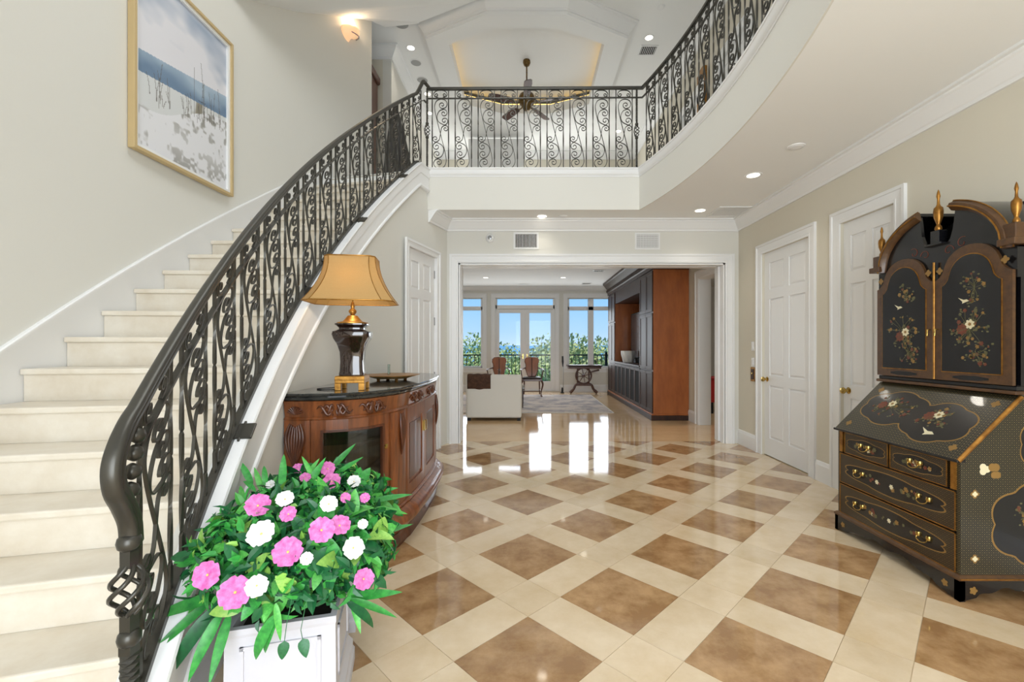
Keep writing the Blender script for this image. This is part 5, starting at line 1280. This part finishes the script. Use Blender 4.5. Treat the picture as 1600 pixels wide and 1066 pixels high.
for i in range(13):
    q = i/12; r_ = .11+.05*math.sin(q*1.9); rings.append([(2.40+r_*(1+.07*math.cos(7*(a*2*math.pi/42)+q*4))*math.cos(a*2*math.pi/42), 10.6+r_*(1+.07*math.cos(7*(a*2*math.pi/42)+q*4))*math.sin(a*2*math.pi/42), .942+.27*q) for a in range(42)])
MB().strip(rings).build('body', mat('white_ceramic', (226, 224, 218), .4), vs_, smooth=60)
# ---- rug
rg = thing('area_rug', 'faded blue grey patterned area rug on the living room floor', 'rug', (0, 10.5, 0))
MB().box(-2.2, 1.72, 8.87, 12.12, .0005, .010).build('pile', mat('rug_weave', (204, 192, 182), .95, rgb2=(150, 144, 148), scale=2.6, detail=12, ramp=(.42, .6)), rg)
m = MB()
for a, b, c, e_ in ((-2.2, 1.72, 8.85, 8.88), (1.70, 1.73, 8.87, 12.12)): m.box(a, b, c, e_, .0005, .012)
m.build('binding', mat('rug_edge', (206, 200, 190), .9), rg)
# ---- armchair seen from behind
ac = thing('white_armchair', 'white slipcovered club chair seen from behind by the rug', 'armchair', (-.585, 8.4, 0)); lin_ = mat('white_linen', (226, 224, 216), .9, bump=.05, bscale=300)
MB().box(-1.08, -.09, 7.95, 8.15, .05, .815).build('back', lin_, ac, bevel=.035); MB().box(-1.08, -.90, 8.152, 8.84, .05, .62).build('arm', lin_, ac, bevel=.035); MB().box(-.27, -.09, 8.152, 8.84, .05, .62).build('arm', lin_, ac, bevel=.035)
MB().box(-.898, -.272, 8.152, 8.82, .05, .30).build('seat_base', lin_, ac, bevel=.02); MB().box(-.895, -.275, 8.16, 8.84, .302, .47).build('seat_cushion', lin_, ac, bevel=.04)
for x in (-1.03, -.14):
    for y in (8.0, 8.79): MB().box(x-.03, x+.03, y-.03, y+.03, 0, .052).build('foot', M['void'], ac)
th = thing('throw_blanket', 'brown fur throw draped over the white chair back', 'throw', (-.84, 8.05, .83)); rings = []
for i in range(15):
    q = i/14; x = -1.055+.415*q; w = .004*math.sin(q*19)
    rings.append([(x, 7.942-w*.6, .57+.012*math.sin(q*9)), (x, 7.936-w, .70), (x, 7.94-w, .81), (x, 7.965, .828+w), (x, 8.05, .832+w), (x, 8.14, .828+w), (x, 8.166, .80), (x, 8.166, .70), (x, 8.154, .70), (x, 8.152, .80), (x, 8.13, .8165), (x, 8.05, .8165), (x, 7.975, .8165), (x, 7.9485, .79), (x, 7.9485, .57)])
MB().strip(rings).build('fur', mat('brown_fur', (92, 64, 48), .95, rgb2=(58, 38, 28), scale=18, detail=8, bump=.8, bscale=40), th, smooth=70)
# ---- coffee table and decanter beyond the chair
ct = thing('coffee_table', 'low glass coffee table hidden behind the white chair', 'table', (-.5, 9.9, .01))
MB().box(-.95, -.05, 9.5, 10.3, .42, .44).build('top', M['clear'], ct)
for x in (-.9, -.1):
    for y in (9.55, 10.25): MB().box(x-.025, x+.025, y-.025, y+.025, .0125, .42).build('leg', M['walnutd'], ct)
dc_ = thing('glass_decanter', 'clear glass decanter on the coffee table behind the white chair', 'decanter', (-.61, 9.95, .44)); MB().lathe([(.09, .001), (.11, .03), (.11, .14), (.075, .20), (.03, .24), (.026, .30), (.04, .31)], (-.61, 9.95, .44), 18).build('body', M['clear'], dc_, smooth=50); MB().lathe([(.02, .311), (.035, .34), (.03, .37), (.005, .385)], (-.61, 9.95, .44), 14).build('stopper', M['clear'], dc_, smooth=50)
# ---- two Queen Anne armchairs facing the foyer
def qchair(x, y, lab, copy=None):
    if copy is not None:
        r = copy.copy(); COL.objects.link(r); r.location = (x, y, .022); r['label'] = lab
        for ch in copy.children: c_ = ch.copy(); COL.objects.link(c_); c_.parent = r
        return r
    d = thing('queen_anne_chair', lab, 'chair', (x, y, .022), 'carved wooden armchairs by the French doors'); ROOTLOC[d.name] = (0, 0, 0); W_ = M['cherryd']; k = dict(inv=False)
    prof = [(0, .50), (.10, .50), (.115, .54), (.14, .62), (.165, .70), (.155, .76), (.16, .82), (.185, .88), (.18, .95), (.14, .99), (0, 1.0)]
    pl = [(a, b) for a, b in prof]+[(-a, b) for a, b in prof[::-1][1:-1]]
    MB().prism(pl, lambda u, v, w: (u, .20+w+(v-.5)*.12, v), 0, .03).build('backrest', M['walnut'], d, bevel=.006, **k)
    m = MB().tube([(0, .195, .5), (0, .23, .74), (0, .25, .98)], .012, 6); m.tube([(a, .215+(b-.5)*.12, b) for a, b in pl], .014, 6, closed=True); m.build('back_frame', W_, d, smooth=60, **k)
    m = MB().prism([(-.26, -.26), (.26, -.26), (.22, .22), (-.22, .22)], lambda u, v, w: (u, v, w), .40, .455); m.build('seat_rail', W_, d, bevel=.008, **k)
    MB().prism([(-.245, -.245), (.245, -.245), (.205, .19), (-.205, .19)], lambda u, v, w: (u, v, w), .456, .495).build('seat', mat('dark_leather', (44, 32, 26), .5), d, bevel=.015, **k)
    for sx in (-1, 1):
        MB().tube(catmull([(sx*.24, -.23, .42), (sx*.275, -.27, .32), (sx*.24, -.245, .15), (sx*.235, -.25, .05), (sx*.25, -.28, .012)], 5), [.03*(1-.55*min(1, i/12)) if i < 16 else .022 for i in range(21)], 8).build('leg', W_, d, smooth=60, **k)
        MB().tube(catmull([(sx*.20, .21, .42), (sx*.205, .225, .22), (sx*.215, .27, .012)], 6), .019, 8).build('leg', W_, d, smooth=60, **k)
        MB().tube(catmull([(sx*.17, .23, .72), (sx*.25, .12, .70), (sx*.30, -.08, .69), (sx*.29, -.16, .67)], 5), .017, 8).build('arm', W_, d, smooth=60, **k)
        MB().tube(catmull([(sx*.29, -.13, .68), (sx*.275, -.10, .58), (sx*.25, -.10, .44)], 5), .014, 8).build('arm_support', W_, d, smooth=60, **k)
    m = MB().tube([(-.23, -.22, .14), (.23, -.22, .14)], .010, 6); m.tube([(-.225, -.23, .14), (-.21, .24, .14)], .010, 6); m.tube([(.225, -.23, .14), (.21, .24, .14)], .010, 6); m.build('stretcher', W_, d, **k)
    return d
q1 = qchair(.136, 11.75, 'carved wooden armchair with leather seat, right of the pair by the French doors'); qchair(-.735, 11.75, 'carved wooden armchair partly hidden behind the white chair', q1)
# ---- spinning wheel table
wt_ = thing('wheel_table', 'dark wooden spinning wheel side table under the right window', 'table', (1.58, 12.5, 0)); D_ = M['cherryd']; wc = Vector((1.58, 12.45, .50))
MB().box(1.12, 2.08, 12.28, 12.68, .76, .80).build('top', M['walnutd'], wt_, bevel=.01); m = MB().box(1.15, 2.05, 12.31, 12.65, .70, .76); m.build('apron', D_, wt_, bevel=.006)
m = MB(); m.tube([wc+Vector((.215*math.cos(a), 0, .215*math.sin(a))) for a in [2*math.pi*i/32 for i in range(32)]], .024, 8, closed=True); m.build('wheel_rim', D_, wt_, smooth=60)
for i in range(8):
    a = math.pi*i/4+.2; MB().tube([wc, wc+Vector((.21*math.cos(a), 0, .21*math.sin(a)))], [.011, .008], 6).build('spoke', D_, wt_)
rl([(.04, -.05), (.05, 0), (.04, .05)], wc, D_, 'hub', wt_, 14)
for sx in (-1, 1): MB().tube(catmull([wc+Vector((sx*.10, 0, -.20)), wc+Vector((sx*.22, 0, -.26)), wc+Vector((sx*.28, 0, -.38)), wc+Vector((sx*.38, 0, -.475))], 5), [.034]*12+[.042]*4, 8).build('leg', D_, wt_, smooth=60)
MB().box(1.36, 1.80, 12.41, 12.49, .22, .28).build('stretcher', D_, wt_, bevel=.006); MB().tube([wc+Vector((.2, 0, .1)), wc+Vector((.43, -.02, .16))], [.018, .028], 8).build('crank_arm', D_, wt_, smooth=60)
m = MB()
for x in (1.42, 1.74): m.box(x-.02, x+.02, 12.51, 12.55, .28, .70)
m.build('upright', D_, wt_)
# ---- cane on a stand
cn = thing('walking_cane', 'slim cane with dark handle standing by the window casing', 'cane', (1.03, 12.6, 0))
MB().tube([(1.03, 12.6, .06), (1.03, 12.62, 1.02)], .008, 8).build('shaft', M['steel'], cn); MB().tube([(1.02, 12.62, .74), (1.015, 12.62, .88), (1.01, 12.62, 1.04)], [.012, .03, .026], 8).build('handle', M['void'], cn, smooth=60); MB().lathe([(.05, 0), (.055, .01), (.03, .04), (.022, .14), (.012, .16)], (1.0, 12.6, 0), 12).build('foot', M['void'], cn, smooth=60)
# ---- room beyond the side doorway
rc = thing('red_chest', 'red painted chest glimpsed through the side doorway', 'chest', (3.9, 9.0, 0)); rm = mat('red_paint', (168, 34, 34), .45)
MB().box(3.60, 4.4, 8.8, 9.25, .22, .68).build('body', rm, rc, bevel=.01); MB().box(3.58, 4.42, 8.78, 9.27, .68, .71).build('lid', rm, rc, bevel=.006)
for x in (3.64, 4.36):
    for y in (8.84, 9.21): MB().box(x-.03, x+.03, y-.03, y+.03, 0, .22).build('leg', M['void'], rc)
area('side_room_fill', (5.0, 7.6, 2.9), (4.6, 8.6, 0), 1.2, 1.2, 30)  # fill lamp added to light the side room
for x, y, nm in ((-1.6, 7.4, 'left'), (-1.6, 9.4, 'middle left'), (1.2, 7.4, 'right'), (1.2, 9.4, 'middle right')):  # unseen extra downlights added to brighten the living room
    downlight(CX+F*x/y, CY-F*(ZC-H)/y, ZC, 'added living room downlight unseen above the opening, %s' % nm, 26)

# ================================================================== UPPER FLOOR OBJECTS
fn = thing('ceiling_fan', 'antique brass ceiling fan with five wooden blades under the octagonal tray', 'fan', (0, 8.30, 6.62)); fx, fy = 0.0, 8.30
ab = mat('antique_brass', (120, 96, 56), .35, .8, rgb2=(70, 54, 30), scale=30)
MB().lathe([(.065, 6.619), (.07, 6.58), (.05, 6.53), (.02, 6.51)], (fx, fy, 0), 20).build('canopy', ab, fn, smooth=50); MB().tube([(fx, fy, 6.52), (fx, fy, 6.04)], .014, 10).build('downrod', ab, fn)
MB().lathe([(.02, 6.05), (.06, 6.03), (.13, 5.98), (.155, 5.92), (.155, 5.86), (.13, 5.81), (.09, 5.78), (.08, 5.74), (.05, 5.70), (.01, 5.69)][::-1], (fx, fy, 0), 24).build('motor', ab, fn, smooth=50)
bw = mat('blade_walnut', (84, 48, 34), .45, rgb2=(60, 34, 26), scale=6)
for k in range(5):
    a = math.radians(-16+72*k); d_ = Vector((math.cos(a), math.sin(a), 0)); s_ = Vector((-d_.y, d_.x, 0)); tl_ = (s_*.97+Vector((0, 0, .24))).normalized(); c = Vector((fx, fy, 5.83))
    pts = [(.27, .05), (.36, .062), (.60, .075), (.70, .07), (.735, .045)]; pl = [(u, v) for u, v in pts]+[(u, -v) for u, v in pts[::-1]]; n_ = d_.cross(tl_)
    MB().prism(pl, lambda u, v, w: c+d_*u+tl_*v+n_*w, -.004, .004).build('blade', bw, fn)
    MB().tube(catmull([c+d_*.12-Vector((0, 0, .01)), c+d_*.19-Vector((0, 0, .03)), c+d_*.27, c+d_*.33], 4), .012, 6).build('blade_iron', ab, fn, smooth=60)
mr = thing('gilt_mirror', 'gilt framed mirror on the upper hall wall behind the curved railing', 'mirror', (2.88, 7.35, 4.9)); m = MB()
for a, b, c, e_ in ((7.2, 7.27, 4.75, 5.85), (7.48, 7.55, 4.75, 5.85), (7.27, 7.48, 4.75, 4.82), (7.27, 7.48, 5.78, 5.9)): m.box(2.865, 2.898, a, b, c, e_)
m.build('frame', M['gold'], mr, bevel=.006); MB().box(2.885, 2.898, 7.27, 7.48, 4.82, 5.78).build('glass', M['steel'], mr)
tcx_ = thing('tall_wood_case', 'tall dark wooden case at the head of the stair, half behind the wall', 'cabinet', (-2.8, 7.5, ZL))
MB().box(-3.1, -2.56, 7.32, 7.7, ZL+.001, 5.82).build('body', M['cherryd'], tcx_, bevel=.01); MB().box(-3.14, -2.52, 7.28, 7.74, 5.82, 5.95).build('cornice', M['cherryd'], tcx_, bevel=.03); MB().box(-3.13, -2.53, 7.3, 7.72, ZL+.001, ZL+.15).build('plinth', M['cherryd'], tcx_, bevel=.01)
sx_, sy_ = -1.80, 6.32; sg_ = thing('landing_sculpture', 'dark grey tapering pleated sculpture on the upper landing behind the stair rail', 'sculpture', (sx_, sy_, ZL)); rings = []
for i in range(14):
    q = i/13; r_ = .20*(1-q)**.75+.02
    rings.append([(sx_-.06*q+r_*(1+.10*math.cos(9*a_))*math.cos(a_), sy_+r_*(1+.10*math.cos(9*a_))*.8*math.sin(a_), ZL+.06+1.18*q) for a_ in [2*math.pi*j/54 for j in range(54)]])
MB().strip(rings).build('body', mat('dark_bronze', (62, 60, 58), .6, .3, bump=.5, bscale=50), sg_, smooth=60); MB().lathe([(.20, .001), (.20, .045), (.16, .06)], (sx_, sy_, ZL), 24).build('base', M['void'], sg_)

# ================================================================== OUTSIDE
dk = struct('balcony_deck', MB().box(-6, 7, 13.2, 15.2, -.25, -.02), mat('deck_stone', (176, 166, 150), .8), 'sea balcony deck')
orl = thing('deck_railing', 'black metal railing of the sea balcony beyond the windows', 'railing', (0, 15.0, -.02)); dm = mat('black_metal', (30, 32, 32), .5)
MB().box(-6, 7, 14.97, 15.03, 1.0, 1.04).build('top_rail', dm, orl); MB().box(-6, 7, 14.98, 15.02, .08, .11).build('bottom_rail', dm, orl); b0 = None
for i in range(104):
    x = -6+.125*i
    if b0 is None: b0 = MB().box(-.009, .009, -.009, .009, .11, 1.0).build('baluster', dm, orl, loc=(x, 15.0, 0))
    else: o_ = b0.copy(); COL.objects.link(o_); o_.parent = orl; o_.matrix_parent_inverse = b0.matrix_parent_inverse.copy(); o_.location = (x, 15.0, 0)
MB().box(2.62, 2.70, 14.96, 15.04, 0, 1.12).build('post', dm, orl)
struct('balcony_soffit', MB().box(-6, 7, 13.2, 15.3, 3.0, 3.3), M['ceil'])
sea = MB().add([(-40000, 120, -9), (40000, 120, -9), (40000, 50000, -9), (-40000, 50000, -9)], [(0, 1, 2, 3)]).build('sea', mat('sea_water', (70, 150, 190), .25)); sea['kind'] = 'stuff'; sea['label'] = 'pale turquoise sea to the horizon'; sea['category'] = 'sea'
gr_ = struct('ground', MB().add([(-120, 13.2, -6), (120, 13.2, -6), (120, 121, -8.5), (-120, 121, -8.5)], [(0, 1, 2, 3)]), mat('dune_scrub', (104, 122, 66), .95, rgb2=(150, 150, 96), scale=.6, detail=8), 'dune scrub ground')
tl1 = [mat('tree_leaf_a', (132, 156, 88), .7, rgb2=(176, 186, 122), scale=.9), mat('tree_leaf_b', (118, 146, 84), .7, rgb2=(158, 174, 110), scale=1.2), mat('tree_leaf_c', (172, 178, 118), .7, rgb2=(130, 146, 86), scale=.8)]
bark = mat('bark', (96, 80, 62), .9)
def tree(x, y, zt_, r, lab, mt, n=900, seed=1, zg=-6.3):
    rr = random.Random(seed); d = thing('sea_grape_tree', lab, 'tree', (x, y, zg), 'trees between the house and the sea'); V = []; Fq = []
    bl = [(x+rr.gauss(0, r*.45), y+rr.gauss(0, r*.4), zt_-r*.55-abs(rr.gauss(0, r*.45)), r*rr.uniform(.35, .6)) for _ in range(9)]; bl.append((x, y, zt_-r*.45, r*.45))
    for _ in range(n):
        c = rr.choice(bl); v = Vector((rr.gauss(0, 1), rr.gauss(0, 1), rr.gauss(0, 1))).normalized(); p = Vector(c[:3])+v*c[3]*rr.uniform(.7, 1.05); y_ = (v+Vector((rr.gauss(0, .7), rr.gauss(0, .7), rr.gauss(0, .7)))).normalized(); x_ = y_.orthogonal().normalized(); s = r*rr.uniform(.06, .13); b = len(V)
        V += [tuple(p), tuple(p+y_*s*.5+x_*s*.4), tuple(p+y_*s), tuple(p+y_*s*.5-x_*s*.4)]; Fq.append((b, b+1, b+2, b+3))
    me = bpy.data.meshes.new('crown'); me.from_pydata(V, [], Fq); me.update(); me.materials.append(mt); o_ = bpy.data.objects.new('crown', me); link(o_, d)
    MB().tube([(x, y, zg), (x+.1, y, (zg+zt_)/2), (x, y, zt_-r*.6)], [r*.10, r*.07, r*.03], 8).build('trunk', bark, d)
TR = [(742, 523, 27, 2.0), (757, 533, 34, 1.8), (728, 545, 30, 1.8), (790, 548, 40, 2.2), (812, 552, 36, 2.0), (838, 530, 28, 2.0), (853, 527, 31, 2.1), (866, 530, 33, 2.0), (893, 527, 27, 2.2), (903, 525, 30, 2.2), (916, 532, 28, 2.0), (932, 528, 27, 2.2), (947, 533, 30, 2.0), (770, 556, 24, 1.6), (880, 540, 24, 1.8), (830, 556, 25, 1.8)]
WHR = ['leftmost tall tree in the left window', 'second tree in the left window', 'low tree at the left edge of the left window', 'low tree left of the French doors meeting line', 'low tree in the middle of the French doors', 'tree at the left of the right French door', 'tallest tree in the right French door', 'tree at the right edge of the right French door', 'tree at the left edge of the right window', 'tallest tree in the right window', 'tree left of the right window mullion', 'tree right of the right window mullion', 'tree at the far right beside the built-in cabinet', 'low tree just left of the French doors', 'low tree behind the wall between door and window', 'low tree behind the French door stile']
for i, (px, py, y, r) in enumerate(TR):
    p = P(px, py, y); tree(p.x, y, p.z+.15, r, 'green '+WHR[i], tl1[i % 3], seed=i)
pm_ = mat('palm_leaf', (150, 190, 96), .55, rgb2=(196, 214, 140), scale=2)
fr_me = leaf_mesh('frond', lance, 1, .09, .9, pm_, .5, 6)
for i, (px, y, zt_) in enumerate(((733, 17.5, .75), (748, 18.5, .8), (785, 17.5, .7), (800, 19, .85), (815, 17, .55), (838, 17.2, .75), (852, 18.2, .85), (868, 17.4, .8), (893, 18, .8), (908, 17.5, .85), (925, 19, .75), (942, 18, .8))):
    x = (px-CX)*y/F; d = thing('palm_shrub', 'bright green palm shrub outside, number %d from the left' % (i+1), 'shrub', (x, y, -6.1), 'palm shrubs below the balcony'); d['label'] = 'spiky green palm outside, ' + ['at the left edge of the left window', 'right side of the left window', 'left side of the left French door', 'centre of the left French door', 'at the French doors meeting stile', 'left side of the right French door', 'centre of the right French door', 'right side of the right French door', 'left side of the right window', 'centre of the right window', 'at the right window mullion', 'right of the right window mullion'][i]
    MB().tube([(x, y, -6.1), (x+.1, y, -2.5), (x, y, zt_-1.2)], [.12, .10, .09], 8).build('trunk', bark, d); rr = random.Random(i)
    for k in range(46):
        a = rr.uniform(0, 6.28); el = rr.uniform(-.3, 1.4); dv = Vector((math.cos(a)*math.cos(el), math.sin(a)*math.cos(el), math.sin(el))); place(fr_me, 'frond', (x, y, zt_-1.25), dv, (0, 0, 1) if el < 1.2 else (1, 0, 0), rr.uniform(.9, 1.5), d, wide=1.3)
